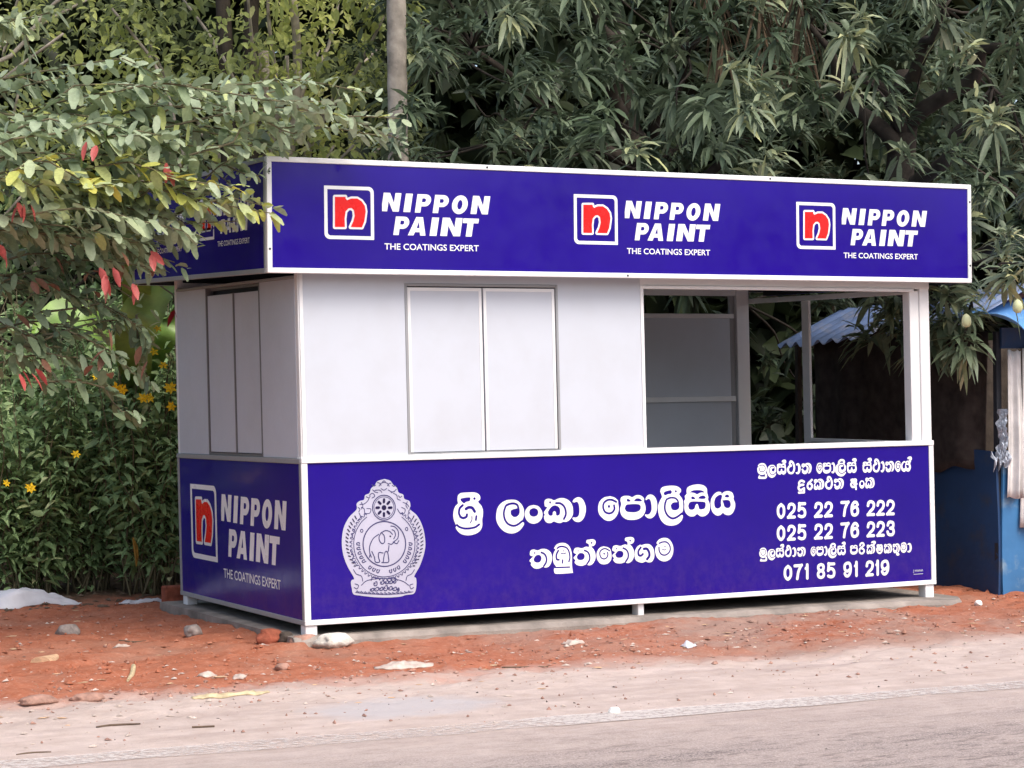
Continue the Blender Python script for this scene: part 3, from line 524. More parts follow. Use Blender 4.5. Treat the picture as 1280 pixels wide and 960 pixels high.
EMBLEM_DARK = ('16:540,776 538,771 532,769 527,771 525,777 527,782 533,784 538,782 540,776|16:566,775 582,775|16:556,751 566,740|16:531,742 531,727|16:508,753 497,743'
    '|16:498,778 483,778|16:509,802 499,812|16:533,811 534,826|16:557,800 568,810|7:348,715 338,733|7:721,700 732,718|7:333,698 323,715|7:735,682 747,698|7'
    ':320,680 309,695|7:748,663 760,678|7:310,661 298,675|7:758,642 770,656|7:301,640 289,654|7:766,621 779,633|7:294,619 282,631|7:771,599 785,610|7:290,5'
    '98 277,609|7:775,577 788,587|7:288,576 275,586|7:775,555 789,563|7:288,554 276,562|7:774,533 788,540|7:291,532 278,539|7:770,511 784,516|7:296,511 283'
    ',516|7:764,489 777,494|7:303,490 291,494|7:756,469 768,472|7:312,469 300,472|7:745,449 757,451|7:323,450 312,452|7:733,430 744,431|7:336,431 326,432|7'
    ':718,413 729,412|10:569,601 571,600')
EMBLEM_LINES = ('7.5:672,549 667,519 656,491 638,465 615,445 588,430 557,421 526,419 494,424 465,436 439,453 417,476 401,502 391,531 388,562 393,592 404,620 421,645 44'
    '4,666 471,681 501,690 533,692 564,687 594,676 621,659 643,636 659,609 669,580 672,549|5.0:651,715 671,698 689,679 704,658 716,636 726,612 732,587 735,'
    '561 734,536 731,511 724,486 714,463 701,441 685,421 667,403 646,388 624,376 600,366 575,359 550,356 524,355 498,358 473,364 449,374 426,386 405,400 38'
    '6,417 369,437 355,458 343,480 335,504 329,529 327,554 328,579 332,604 339,628 349,651 363,672 378,692 397,709 417,724|6.2:608,774 606,757 600,741 590,'
    '727 578,715 563,707 547,702 530,701 514,703 498,709 484,719 472,731 464,746 458,762 457,779 459,796 465,812 475,826 487,837 501,846 517,851 534,852 55'
    '1,850 567,844 581,834 593,822 601,807 607,791 608,774|3.8:599,774 597,760 591,746 583,734 572,724 560,716 545,712 531,711 516,713 502,719 490,727 480,'
    '738 472,750 468,764 466,779 468,793 474,807 482,819 493,829 505,837 519,841 534,842 549,840 563,835 575,826 585,816 593,803 597,789 599,774|5.0:390,64'
    '2 387,635 381,633 375,636 373,642 375,649 381,651 387,648 390,642|5.0:689,640 687,633 681,630 675,634 672,640 675,647 681,650 687,647 689,640|6.2:493,'
    '616 457,592 433,550 431,507 441,479|6.2:434,498 427,479|6.2:445,513 461,479 467,449 495,448 488,478 492,504 519,501|6.2:519,446 526,485 536,509 549,50'
    '5 554,475 553,444 509,443|6.2:555,510 560,544|6.2:509,624 538,636 566,630 585,612|6.2:598,570 579,552 555,557|6.2:509,624 495,599 500,572 517,558 532,'
    '571 529,606 514,622|6.2:598,568 621,589 624,628 602,656 576,663|6.2:583,640 598,632 605,607 593,584|6.2:588,565 612,554 627,571|6.2:573,399 574,381 56'
    '4,378 558,391 563,395|6.2:494,399 485,383 475,385 476,399 484,400|6.2:599,407 602,390 593,386 585,398 590,402|6.2:468,407 457,394 447,397 451,411 458,'
    '410|6.2:622,420 629,403 621,398 610,408 614,414|6.2:444,420 430,408 421,413 428,426 435,424|6.2:662,456 674,442 668,434 654,441 656,448|6.2:404,456 38'
    '6,449 379,456 390,466 396,463|6.2:676,479 691,466 686,458 672,463 672,469|6.2:388,478 370,474 364,482 376,490 382,486|6.2:686,503 703,493 700,484 685,'
    '487 684,494|6.2:377,503 358,501 354,510 367,516 372,511|6.2:692,529 710,522 709,513 694,513 692,520|6.2:370,529 351,530 348,539 363,543 366,538|6.2:69'
    '4,556 713,552 714,542 698,540 696,547|6.2:367,555 348,559 347,569 362,571 365,565|5.0:503,909 517,925 536,930 558,924 571,906|5.0:474,884 507,884 521,'
    '869|5.0:564,883 587,871 606,872|5.0:516,893 535,883 554,893|5.0:437,855 459,867 473,849 454,837|5.0:598,862 620,849 624,827 643,818|5.0:373,801 401,80'
    '4 425,821 437,842|5.0:382,784 401,774 406,748 437,747 445,771 419,775|5.0:622,765 639,740 664,734 674,760 651,774|5.0:661,804 685,794 699,777|5.0:367,'
    '750 376,724 355,703|5.0:698,742 693,720 716,693|5.0:323,657 336,640 317,615 330,588|5.0:743,640 725,619 744,592 730,571|5.0:305,521 323,494 315,469 33'
    '6,442|5.0:754,500 734,475 740,449 718,424|5.0:321,409 339,382 371,368 380,337|5.0:727,389 707,364 678,352 668,326|5.0:370,312 403,336 460,346 526,345 '
    '592,338 649,321 686,295|5.0:328,323 351,313 341,292 323,301|5.0:715,302 694,295 701,273 719,280|5.0:331,271 392,261 457,254 523,247 590,247 656,248 71'
    '4,254|5.0:436,338 446,355 479,351|5.0:554,347 592,348 611,329|6.2:464,327 473,328 474,310 463,304 454,309 455,323 462,316|6.2:508,330 519,331 519,316 '
    '508,311 498,315 499,326 506,320|6.2:539,329 549,330 550,316 538,312 528,316 529,326 536,320|6.2:565,329 576,330 576,316 565,312 554,316 556,326 563,32'
    '1|6.2:592,329 599,330 600,317 591,313 584,317 585,326 590,321|6.2:439,288 450,289 450,277 439,273 429,277 430,286 437,281|6.2:470,293 481,294 482,278 '
    '469,272 458,277 459,289 467,283|6.2:501,292 510,293 511,278 500,273 491,277 492,289 499,283|6.2:530,299 541,301 541,278 529,270 519,276 521,294 528,28'
    '4|6.2:560,292 572,294 573,278 560,273 549,278 550,289 558,283|6.2:591,287 602,288 603,273 590,268 579,273 580,284 588,278|6.2:615,281 620,282 620,267 '
    '615,262 610,266 611,277 614,271|5.0:337,275 343,280 349,270 355,275|5.0:363,271 369,276 375,266 381,271|5.0:389,267 395,272 401,262 407,267|5.0:415,26'
    '4 421,269 427,259 433,264|5.0:442,261 447,266 454,256 459,261|5.0:468,258 474,263 480,253 486,258|5.0:494,256 500,261 506,251 512,256|5.0:521,255 526,'
    '260 533,250 539,255|5.0:547,254 553,259 559,249 565,254|5.0:574,253 579,258 586,248 592,253|5.0:600,254 606,259 612,249 618,254|5.0:627,254 633,259 63'
    '9,249 645,254|5.0:654,255 659,260 666,250 672,255|5.0:680,256 686,261 693,251 699,256|5.0:642,735 657,742 656,726|5.0:662,721 678,727 675,711|5.0:681,'
    '705 698,709 692,694|5.0:697,687 715,689 708,675|5.0:712,668 729,668 721,654|5.0:724,647 742,645 731,632|5.0:734,624 751,621 739,609|5.0:741,601 758,59'
    '6 744,586|5.0:745,578 761,571 747,562|5.0:747,554 762,545 746,538|5.0:745,530 759,520 743,514|5.0:741,506 754,495 737,491|5.0:735,483 746,471 728,469|'
    '5.0:725,461 735,448 717,448|5.0:713,441 721,426 703,428|5.0:699,422 705,406 687,410|5.0:682,404 686,389 670,394|5.0:664,389 666,373 650,380|5.0:644,37'
    '6 644,360 629,368|5.0:622,365 620,349 606,359|5.0:599,357 595,341 583,353|5.0:575,351 570,336 559,349|5.0:551,348 544,334 534,347|5.0:527,347 518,334 '
    '510,349|5.0:502,350 492,338 486,353|5.0:478,355 466,344 462,360|5.0:455,362 442,353 440,369|5.0:433,372 418,365 418,380|5.0:412,385 396,379 398,394|5.'
    '0:392,400 376,395 380,410|5.0:375,416 358,413 363,428|5.0:359,435 342,433 349,447|5.0:345,454 328,455 337,468|5.0:334,476 317,478 328,490|5.0:326,498 '
    '309,502 321,513|5.0:320,521 304,527 317,536|5.0:316,545 301,552 315,560|5.0:316,568 301,577 317,583|5.0:318,592 305,602 321,607|5.0:322,615 311,626 32'
    '7,629|5.0:330,637 320,650 337,651|5.0:340,658 331,672 348,672|5.0:352,678 345,693 362,691|5.0:367,697 362,712 378,708|5.0:384,714 380,729 397,724|5.0:'
    '402,728 401,744 416,737|5.0:492,931 508,926 517,913|5.0:584,925 567,920 559,909|5.0:460,888 474,875 494,869|5.0:618,886 602,873 583,866|5.0:416,847 43'
    '3,840 443,850|5.0:655,843 641,835 632,846|5.0:527,934 537,940 547,933|5.0:456,919 471,910 482,916|5.0:615,910 601,904 592,911|5.0:383,814 393,792 382,'
    '773|5.0:690,807 680,785 690,766|5.0:361,784 373,774 365,757|5.0:710,761 698,750 705,735')
# ------------------------------------------------------------------ printed graphics: signed distance field -> flat outline mesh
def parse(s):
    out = []
    for part in s.split('|'):
        wd, pts = part.split(':')
        out.append((float(wd), [tuple(map(float, q.split(','))) for q in pts.split(' ')]))
    return out

class Field:
    def __init__(s, x0, x1, z0, z1, res):
        s.res = res; s.x0 = x0; s.z0 = z0
        s.nx = int((x1 - x0) / res) + 2; s.nz = int((z1 - z0) / res) + 2
        s.F = np.full((s.nz, s.nx), 1e3)
    def window(s, ax, bx, az, bz):
        i0 = max(0, int((ax - s.x0) / s.res)); i1 = min(s.nx, int((bx - s.x0) / s.res) + 2)
        j0 = max(0, int((az - s.z0) / s.res)); j1 = min(s.nz, int((bz - s.z0) / s.res) + 2)
        X, Z = np.meshgrid(s.x0 + np.arange(i0, i1) * s.res, s.z0 + np.arange(j0, j1) * s.res)
        return (slice(j0, j1), slice(i0, i1)), X, Z
    def stroke(s, pts, wd, curve=True):
        P = smooth_line(pts, 6) if curve else np.array(pts, float)
        h = wd / 2; m = h + 3 * s.res
        if len(P) == 1: P = np.vstack([P, P + 0.01])
        sl, X, Z = s.window(P[:, 0].min() - m, P[:, 0].max() + m, P[:, 1].min() - m, P[:, 1].max() + m)
        if X.size == 0: return s
        d = np.full(X.shape, 1e3)
        for a, b in zip(P[:-1], P[1:]):
            ab = b - a; L = max(1e-9, ab @ ab)
            t = np.clip(((X - a[0]) * ab[0] + (Z - a[1]) * ab[1]) / L, 0, 1)
            d = np.minimum(d, np.hypot(X - a[0] - t * ab[0], Z - a[1] - t * ab[1]))
        s.F[sl] = np.minimum(s.F[sl], d - h); return s
    def poly_d(s, pts, X, Z):
        P = np.array(pts, float); Q = np.roll(P, -1, 0)
        d = np.full(X.shape, 1e3); ins = np.zeros(X.shape, bool)
        for a, b in zip(P, Q):
            ab = b - a; L = max(1e-9, ab @ ab)
            t = np.clip(((X - a[0]) * ab[0] + (Z - a[1]) * ab[1]) / L, 0, 1)
            d = np.minimum(d, np.hypot(X - a[0] - t * ab[0], Z - a[1] - t * ab[1]))
            if abs(ab[1]) > 1e-9:
                ins ^= ((a[1] > Z) != (b[1] > Z)) & (X < (b[0] - a[0]) * (Z - a[1]) / ab[1] + a[0])
        return np.where(ins, -d, d)
    def poly(s, pts, holes=(), grow=0.0):
        P = np.array(pts, float); m = abs(grow) + 3 * s.res
        sl, X, Z = s.window(P[:, 0].min() - m, P[:, 0].max() + m, P[:, 1].min() - m, P[:, 1].max() + m)
        d = s.poly_d(pts, X, Z) - grow
        for hpts in holes: d = np.maximum(d, -s.poly_d(hpts, X, Z))
        s.F[sl] = np.minimum(s.F[sl], d); return s
    def mesh(s):
        F = s.F; ins = F < 0
        a, b, c, d = ins[:-1, :-1], ins[:-1, 1:], ins[1:, 1:], ins[1:, :-1]
        code = a * 1 + b * 2 + c * 4 + d * 8
        V = []; faces = []
        def pt(i, j): return (s.x0 + i * s.res, s.z0 + j * s.res)
        full = code == 15
        for j in range(full.shape[0]):
            row = np.flatnonzero(np.diff(np.concatenate(([0], full[j].astype(np.int8), [0]))))
            for i0, i1 in zip(row[::2], row[1::2]):
                n = len(V); V += [pt(i0, j), pt(i1, j), pt(i1, j + 1), pt(i0, j + 1)]; faces.append((n, n + 1, n + 2, n + 3))
        js, is_ = np.nonzero((code > 0) & (code < 15))
        for j, i in zip(js, is_):
            cs = [(i, j), (i + 1, j), (i + 1, j + 1), (i, j + 1)]
            poly = []
            for k in range(4):
                p, q = cs[k], cs[(k + 1) % 4]; fp, fq = F[p[1], p[0]], F[q[1], q[0]]
                if fp < 0: poly.append(pt(*p))
                if (fp < 0) != (fq < 0):
                    t = fp / (fp - fq); t = min(0.99, max(0.01, t)); A, B = pt(*p), pt(*q)
                    poly.append((A[0] + (B[0] - A[0]) * t, A[1] + (B[1] - A[1]) * t))
            if len(poly) >= 3:
                n = len(V); V += poly; faces.append(tuple(range(n, n + len(poly))))
        return V, faces

def stroke_mesh(data, res):
    st = parse(data)
    xs = [p[0] for _, q in st for p in q]; zs = [p[1] for _, q in st for p in q]; wm = max(w_ for w_, _ in st)
    f = Field(min(xs) - wm, max(xs) + wm, min(zs) - wm, max(zs) + wm, res)
    for w_, q in st: f.stroke(q, w_)
    return f.mesh()

def glyph_mesh(data, res):
    """letters: filled outline (P) less counters (H outline, h stroke), or plain strokes (s)"""
    gl = []
    for g in data.split(';'):
        ops = []
        for op in g.split('|'):
            hd, pts = op.split(':'); ops.append((hd[0], float(hd[1:]), [tuple(map(float, q.split(','))) for q in pts.split(' ')]))
        gl.append(ops)
    A = np.array([p for ops in gl for _, _, q in ops for p in q]); lo = A.min(0) - 25; hi = A.max(0) + 25
    f = Field(lo[0], hi[0], lo[1], hi[1], res)
    for ops in gl:
        if ops[0][0] == 's':
            for _, w_, q in ops: f.stroke(q, w_)
            continue
        P = np.array(ops[0][2]); a, b = P.min(0) - 8, P.max(0) + 8
        k = Field(f.x0 + round((a[0] - f.x0) / res) * res, b[0], f.z0 + round((a[1] - f.z0) / res) * res, b[1], res)
        for kind, w_, q in ops:
            h = Field(k.x0, b[0], k.z0, b[1], res)
            if kind in 'PH': h.poly(smooth_line(q + q[:1], 4)[:-1])
            else: h.stroke(q, w_)
            k.F = h.F if kind == 'P' else np.maximum(k.F, -h.F)
        i0 = round((k.x0 - f.x0) / res); j0 = round((k.z0 - f.z0) / res)
        sl = (slice(j0, min(f.nz, j0 + k.nz)), slice(i0, min(f.nx, i0 + k.nx)))
        f.F[sl] = np.minimum(f.F[sl], k.F[:sl[0].stop - j0, :sl[1].stop - i0])
    return f.mesh()

def decal(name, mesh2d, mat, parent, place):
    """flat print: 2D millimetres -> world through place(x, z)"""
    V, Fc = mesh2d
    mb = MB(); mb.v = [place(x, z) for x, z in V]; mb.f = list(Fc)
    root = parent
    while root.parent: root = root.parent
    off = root.location
    me = bpy.data.meshes.new(name)
    me.from_pydata([(p[0] - off[0], p[1] - off[1], p[2] - off[2]) for p in mb.v], [], mb.f)
    me.materials.append(mat); me.update()
    return link(name, me, parent)

def arc(cx, cz, rx, rz, a0, a1, n=14):
    return [(cx + rx * math.cos(R(a0 + (a1 - a0) * k / n)), cz + rz * math.sin(R(a0 + (a1 - a0) * k / n))) for k in range(n + 1)]

def brand_block():
    """frame + n mark + two bold slanted words, in millimetres from the frame's top left corner"""
    ox, oz = 364.0, 2709.0
    Fw = Field(740 - ox, 1490 - ox, 2405 - oz, 2690 - oz, 1.6)
    H = {}
    def letter(ch, x0, x1, z0, z1):
        sh = 19.0; wd = x1 - x0 - sh; h = z1 - z0
        T = lambda pts: [(x0 - ox + a * wd + sh * b, z0 - oz + b * h) for a, b in pts]
        if ch == 'N': Fw.poly(T([(0, 0), (0, 1), (.36, 1), (.66, .46), (.66, 1), (1, 1), (1, 0), (.66, 0), (.34, .56), (.34, 0)]))
        if ch == 'I': Fw.poly(T([(0, 0), (0, 1), (1, 1), (1, 0)]))
        if ch == 'T': Fw.poly(T([(0, .74), (0, 1), (1, 1), (1, .74), (.69, .74), (.69, 0), (.31, 0), (.31, .74)]))
        if ch == 'A': Fw.poly(T([(-.03, 0), (.31, 1), (.70, 1), (1.0, 0), (.68, 0), (.635, .18), (.36, .18), (.30, 0)]), [T([(.42, .40), (.50, .76), (.585, .40)])])
        if ch == 'P': Fw.poly(T([(0, 0), (0, 1), (.6, 1)] + arc(.6, .67, .40, .33, 88, -88) + [(.38, .34), (.38, 0)]),
                              [T([(.38, .57), (.38, .78), (.55, .78)] + arc(.55, .675, .10, .105, 88, -88) + [(.38, .57)])])
        if ch == 'O': Fw.poly(T(arc(.5, .5, .5, .52, 0, 352, 30)), [T(arc(.5, .5, .16, .26, 0, 350, 20))])
    for ch, b in (('N', (733, 2566, 869, 2678)), ('I', (880, 2565, 945, 2677)), ('P', (957, 2564, 1073, 2676)), ('P', (1076, 2564, 1193, 2675)),
                  ('O', (1199, 2564, 1325, 2675)), ('N', (1334, 2565, 1472, 2677)), ('P', (812, 2425, 925, 2537)), ('A', (912, 2425, 1046, 2537)),
                  ('I', (1054, 2425, 1120, 2537)), ('N', (1126, 2426, 1280, 2538)), ('T', (1266, 2426, 1392, 2537))):
        letter(ch, b[0], b[2], b[1], b[3])
    H['words'] = Fw.mesh()
    red = [(q[0] - ox, q[1] - oz) for q in [(433, 2643), (431, 2464), (496, 2465), (494, 2515), (501, 2558), (520, 2577), (539, 2580), (555, 2568), (560, 2533),
           (550, 2499), (533, 2466), (606, 2466), (622, 2501), (632, 2561), (626, 2595), (605, 2622), (577, 2637), (540, 2636), (511, 2625), (502, 2635), (501, 2645)]]
    Fr = Field(50, 300, -260, -50, 1.5); Fr.poly(red); H['red'] = Fr.mesh()
    Fo = Field(0 - 20, 345, -340, 20, 1.5); Fo.poly(red, grow=12.5)
    r = 34
    outer = [(0, 0), (322 - r, 0)] + arc(322 - r, -r, r, r, 90, 0) + [(322, -317), (r, -317)] + arc(r, -317 + r, r, r, 270, 180)
    t = 21; r2 = 20
    inner = [(t, -t), (322 - t - r2, -t)] + arc(322 - t - r2, -t - r2, r2, r2, 90, 0) + [(322 - t, -317 + t), (t + r2, -317 + t)] + arc(t + r2, -317 + t + r2, r2, r2, 270, 180)
    Fo.poly(outer, [inner]); H['frame'] = Fo.mesh()
    # strap line in the plain built-in face
    cu = bpy.data.curves.new('strapline', 'FONT'); cu.body = 'THE COATINGS EXPERT'; cu.size = 50; cu.offset = 0.55; cu.resolution_u = 3
    o = bpy.data.objects.new('strapline', cu); COL.objects.link(o)
    bpy.context.view_layer.update()
    me = o.evaluated_get(bpy.context.evaluated_depsgraph_get()).to_mesh()
    V = [(v.co.x, v.co.y) for v in me.vertices]; Fc = [tuple(p.vertices) for p in me.polygons]
    o.to_mesh_clear(); bpy.data.objects.remove(o); bpy.data.curves.remove(cu)
    xs = [a for a, _ in V]; ys = [b for _, b in V]
    V = [(753 - ox + (a - min(xs)) / (max(xs) - min(xs)) * 636, 2336 - oz + (b - min(ys)) / (max(ys) - min(ys)) * 38) for a, b in V]
    H['strap'] = (V, Fc)
    return H

# ------------------------------------------------------------------ the kiosk
KW, KD, ZF0, ZF1 = 4.7387, 2.2304, 2.188, 2.8713
OF, OL, OR, FB = 0.154, 0.248, 0.248, 2.36
LEAN = -0.0155
def lean(x, y, z): return (x + LEAN * (z - ZF0), y, z)
def lean_side(x, y, z):                              # the left side sags a little at the rear
    k = max(0.0, 1 - abs(z - 1.09) / 0.5)
    return (x + LEAN * (z - ZF0), y, z - 0.0276 * max(0, y) / KD * k)

kiosk = thing('police_kiosk', 'white and violet blue police kiosk with lettered sign panels standing on a concrete slab', 'kiosk', (KW / 2, KD / 2, 0))
WS, WT, GT, BV = M['white_sheet'], M['white_trim'], M['grey_trim'], M['blue_vinyl']

# floor frame and feet
MB().box(0.03, KW - .03, 0.03, KD - .03, 0.100, 0.125).build('floor', M['dark_iron_and_shade'], kiosk, lean)
for fx, fy, z0 in ((0.004, 0.004, 0.045), (2.33, 0.02, 0.028), (4.655, 0.004, 0.0), (0.004, 2.13, 0.02), (4.655, 2.13, 0.0)):
    MB().box(fx, fx + (0.075 if fx != 2.33 else .045), fy, fy + .08, z0 - 0.02, 0.088, .004).build('foot', WT, kiosk, lean)

# corner posts
for n_, (x0, x1, y0, y1) in enumerate(((0.002, 0.05, 0.002, 0.05), (4.655, 4.737, 0.002, 0.06), (0.002, 0.05, KD - .05, KD), (4.575, 4.690, KD - .06, KD))):
    MB().box(x0, x1, y0, y1, 0.088, 2.60, .003).build('corner_post', WT, kiosk, lean)
# front right inner post
MB().box(4.575, 4.654, 0.012, 0.09, 1.088, 2.135, .003).build('window_post', WT, kiosk, lean)

# front lower sign
pan = MB().box(0.036, KW - .036, 0.0, 0.02, 0.115, 1.066).build('front_sign_panel', BV, kiosk, lean)
tr = MB()
tr.box(-0.004, KW + .004, -0.010, 0.03, 0.088, 0.120, .003).box(-0.004, KW + .004, -0.014, 0.06, 1.060, 1.094, .003)
tr.box(-0.004, 0.036, -0.008, 0.0015, 0.120, 1.060, .002).box(KW - .036, KW + .004, -0.008, 0.0015, 0.120, 1.060, .002)
tr.build('panel_trim', WT, pan, lean)
fp = lambda x, z: lean(x / 1000, -0.0015, z / 1000)
fp2 = lambda x, z: lean(x / 1000, -0.0027, z / 1000)
for key in (NAME_TEXT, TOWN_TEXT, STATION_TEXT):
    decal('lettering', glyph_mesh(key, 1.6), M['vinyl_white'], pan, fp)
decal('phone_number_lettering', glyph_mesh(PHONE_NUMBERS, 1.6), M['vinyl_white'], pan, fp)
sil = [tuple(map(float, q.split(','))) for q in EMBLEM_OUTLINE.split(' ')]
sil = smooth_line(sil + sil[:1], 4)[:-1]
fe = Field(sil[:, 0].min() - 9, sil[:, 0].max() + 9, sil[:, 1].min() - 9, sil[:, 1].max() + 9, 2.2); fe.poly(sil)
decal('emblem', fe.mesh(), M['emblem_white'], pan, fp)
decal('emblem_linework', stroke_mesh(EMBLEM_LINES, 1.5), M['emblem_line'], pan, fp2)
decal('emblem_wheel', stroke_mesh(EMBLEM_DARK, 1.5), M['emblem_dark'], pan, lambda x, z: lean(x / 1000, -0.0036, z / 1000))
pm = Field(4500, 4680, 120, 220, 1.5)
for k in range(6): pm.stroke([(4560 + k * 12, 186), (4566 + k * 12, 196), (4570 + k * 12, 184)], 3)
pm.stroke([(4552, 198), (4548, 180), (4554, 176)], 3); pm.stroke([(4552, 166), (4630, 167)], 4, False)
decal('printer_mark', pm.mesh(), M['emblem_white'], pan, fp)

# front wall above the sign
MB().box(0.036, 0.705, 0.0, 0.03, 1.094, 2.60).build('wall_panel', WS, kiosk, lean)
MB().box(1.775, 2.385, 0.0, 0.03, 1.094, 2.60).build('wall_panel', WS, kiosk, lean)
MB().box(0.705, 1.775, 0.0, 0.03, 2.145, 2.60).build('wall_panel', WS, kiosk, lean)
MB().box(0.010, 0.034, -0.006, 0.0, 1.094, 2.19, .002).build('corner_trim', WT, kiosk, lean)
hd = MB().box(2.385, KW - .002, -0.003, 0.05, 2.150, 2.60, .003).box(2.40, 4.60, -0.010, 0.04, 2.128, 2.150, .002).build('header_beam', WT, kiosk, lean)
MB().box(2.385, 2.409, -0.006, 0.045, 1.094, 2.150, .002).build('window_jamb', WT, kiosk, lean)
# sliding shutter pair in the front wall
fr = MB().box(0.705, 0.722, -0.005, 0.035, 1.094, 2.145, .002).box(1.758, 1.775, -0.005, 0.035, 1.094, 2.145, .002).box(0.722, 1.758, -0.005, 0.035, 2.128, 2.145, .002).box(0.722, 1.758, -0.004, 0.035, 1.094, 1.102, .002)
fr.build('shutter_frame', M['grey_trim'], kiosk, lean)
for x0, x1, y in ((0.727, 1.238, 0.010), (1.246, 1.753, 0.004)):
    s_ = MB().box(x0, x1, y, y + .02, 1.106, 2.121, .002).build('shutter', WS, kiosk, lean)
    e_ = MB().box(x0 + .001, x0 + .020, y - .003, y - .0002, 1.108, 2.119).box(x1 - .020, x1 - .001, y - .003, y - .0002, 1.108, 2.119).box(x0 + .020, x1 - .020, y - .003, y - .0002, 2.100, 2.119)
    e_.build('shutter_edge', WT, s_, lean)
MB().box(0.7225, 1.7575, 0.032, 0.04, 1.103, 2.127).build('shutter_gap_shade', M['dark_iron_and_shade'], kiosk, lean)  # added dark sheet: paints the shade in the gaps round the shutters

# left side: sign below, wall and recessed shutters above
spn = MB().box(0.0, 0.02, 0.036, KD - .03, 0.115, 1.060).build('side_sign_panel', BV, kiosk, lean_side)
MB().box(-0.008, 0.03, -0.008, KD + .004, 0.088, 0.118, .003).box(-0.010, 0.05, 0.002, KD + .004, 1.056, 1.088, .003).box(-0.006, .0015, KD - .03, KD + .002, 0.118, 1.056, .002).box(-0.006, 0.0015, 0.001, 0.03, 0.118, 1.056, .002).build('panel_trim', GT, spn, lean_side)
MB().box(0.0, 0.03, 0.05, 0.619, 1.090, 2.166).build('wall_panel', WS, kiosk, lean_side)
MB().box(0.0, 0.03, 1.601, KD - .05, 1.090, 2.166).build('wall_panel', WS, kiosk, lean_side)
MB().box(-.004, 0.04, 0.05, KD - .05, 2.168, 2.186, .002).build('wall_plate', GT, kiosk, lean_side)
MB().box(-0.002, 0.05, 0.620, 0.638, 1.090, 2.166).box(-0.002, 0.05, 1.584, 1.600, 1.090, 2.166).box(0.002, 0.05, 0.638, 1.584, 1.090, 1.104).box(0.030, 0.05, 0.638, 1.584, 2.150, 2.166).box(0.003, 0.03, 1.092, 1.107, 1.104, 2.120).build('shutter_frame', M['dark_trim'], kiosk, lean_side)
for y0, y1, x in ((0.642, 1.0905, 0.010), (1.1085, 1.580, 0.006)):
    MB().box(x, x + .018, y0, y1, 1.108, 2.118, .002).build('shutter', WS, kiosk, lean_side)
MB().box(0.056, 0.06, 0.622, 1.598, 1.09, 2.166).build('shutter_gap_shade', M['dark_iron_and_shade'], kiosk, lean_side)  # added dark sheet: paints the shade of the shutter recess

# back wall: half height panels with battens; back corner opening stays open
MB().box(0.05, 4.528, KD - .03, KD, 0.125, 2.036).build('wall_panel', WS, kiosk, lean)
MB().box(0.05, 4.556, KD - .058, KD - .0315, 1.356, 1.397, .003).box(0.05, 4.556, KD - .055, KD - .0315, 2.005, 2.040, .003).build('batten', WT, kiosk, lean)
MB().box(4.530, 4.572, KD - .03, KD - .002, 0.125, 2.60, .003).build('shaded_return', GT, kiosk, lean)  # grey colour stands in for the shaded return of the corner post
MB().box(0.05, 4.574, KD - .05, KD, 2.18, 2.23, .003).build('wall_plate', WT, kiosk, lean)
# right side: low wall, window frame, doorway
rw = MB().box(KW - .03, KW - .002, 0.06, 1.40, 0.125, 1.055).build('wall_panel', WS, kiosk, lean)
MB().box(KW - .05, KW, 0.06, 1.40, 1.056, 1.082, .003).build('window_sill', WT, kiosk, lean)
MB().box(KW - .022, KW, 1.412, 1.505, 0.125, 2.118, .003).build('window_post', WT, kiosk, lean)
MB().box(KW - .045, KW, 0.06, KD - .001, 2.120, 2.158, .003).build('wall_plate', WT, kiosk, lean)

# roof and overhanging fascia box
MB().box(-OL + .02, KW + OR - .02, -OF + .02, FB - .02, 2.60, 2.63).build('roof', M['roof_metal'], kiosk)
def fwarp(x, y, z): return (x, y, z + (0.034 * max(0, y + OF) / (2.12 + OF) if z < 2.5 else 0.0))
f_front = MB().box(-OL + .030, KW + OR - .030, -OF, -OF + .015, ZF0 + .030, ZF1 - .030).build('front_fascia', BV, kiosk)
t_ = MB().box(-OL, KW + OR, -OF - .008, -OF + .03, ZF0, ZF0 + .031, .003).box(-OL, KW + OR, -OF - .008, -OF + .03, ZF1 - .031, ZF1, .003)
t_.box(-OL, -OL + .031, -OF - .0075, -OF + .016, ZF0 + .031, ZF1 - .031, .002).box(KW + OR - .031, KW + OR, -OF - .0075, -OF + .016, ZF0 + .031, ZF1 - .031, .002)
t_.build('fascia_trim', WT, f_front)
f_side = MB().box(-OL + .002, -OL + .017, -OF + .032, FB - .03, ZF0 + .028, ZF1 - .028).build('side_fascia', BV, kiosk, fwarp)
t_ = MB().box(-OL - .006, -OL + .03, -OF + .031, FB, ZF0, ZF0 + .028, .002).box(-OL - .006, -OL + .03, -OF + .031, FB, ZF1 - .028, ZF1, .002).box(-OL - .005, -OL + .0019, -OF + .017, -OF + .040, ZF0 + .028, ZF1 - .028, .001).box(-OL - .006, -OL + .03, FB - .03, FB, ZF0 + .028, ZF1 - .028, .002)
t_.build('fascia_trim', GT, f_side, fwarp)
MB().box(KW + OR - .017, KW + OR - .002, -OF + .032, FB - .03, ZF0, ZF1).build('side_fascia', BV, kiosk)
MB().box(KW + OR - .05, KW + OR - .018, -OF + .032, FB - .03, ZF0 + .002, 2.60).build('fascia_shade_sheet', M['dark_iron_and_shade'], kiosk)  # added dark sheet: shade under the roof put in as colour
MB().box(-OL + .03, KW + OR - .052, FB - .05, FB - .018, ZF0 + .032, 2.60).build('fascia_shade_sheet', M['dark_iron_and_shade'], kiosk)  # same added shade sheet along the rear
MB().box(-OL + .03, KW + OR - .03, FB - .017, FB - .002, ZF0 + .03, ZF1).build('back_fascia', WS, kiosk)

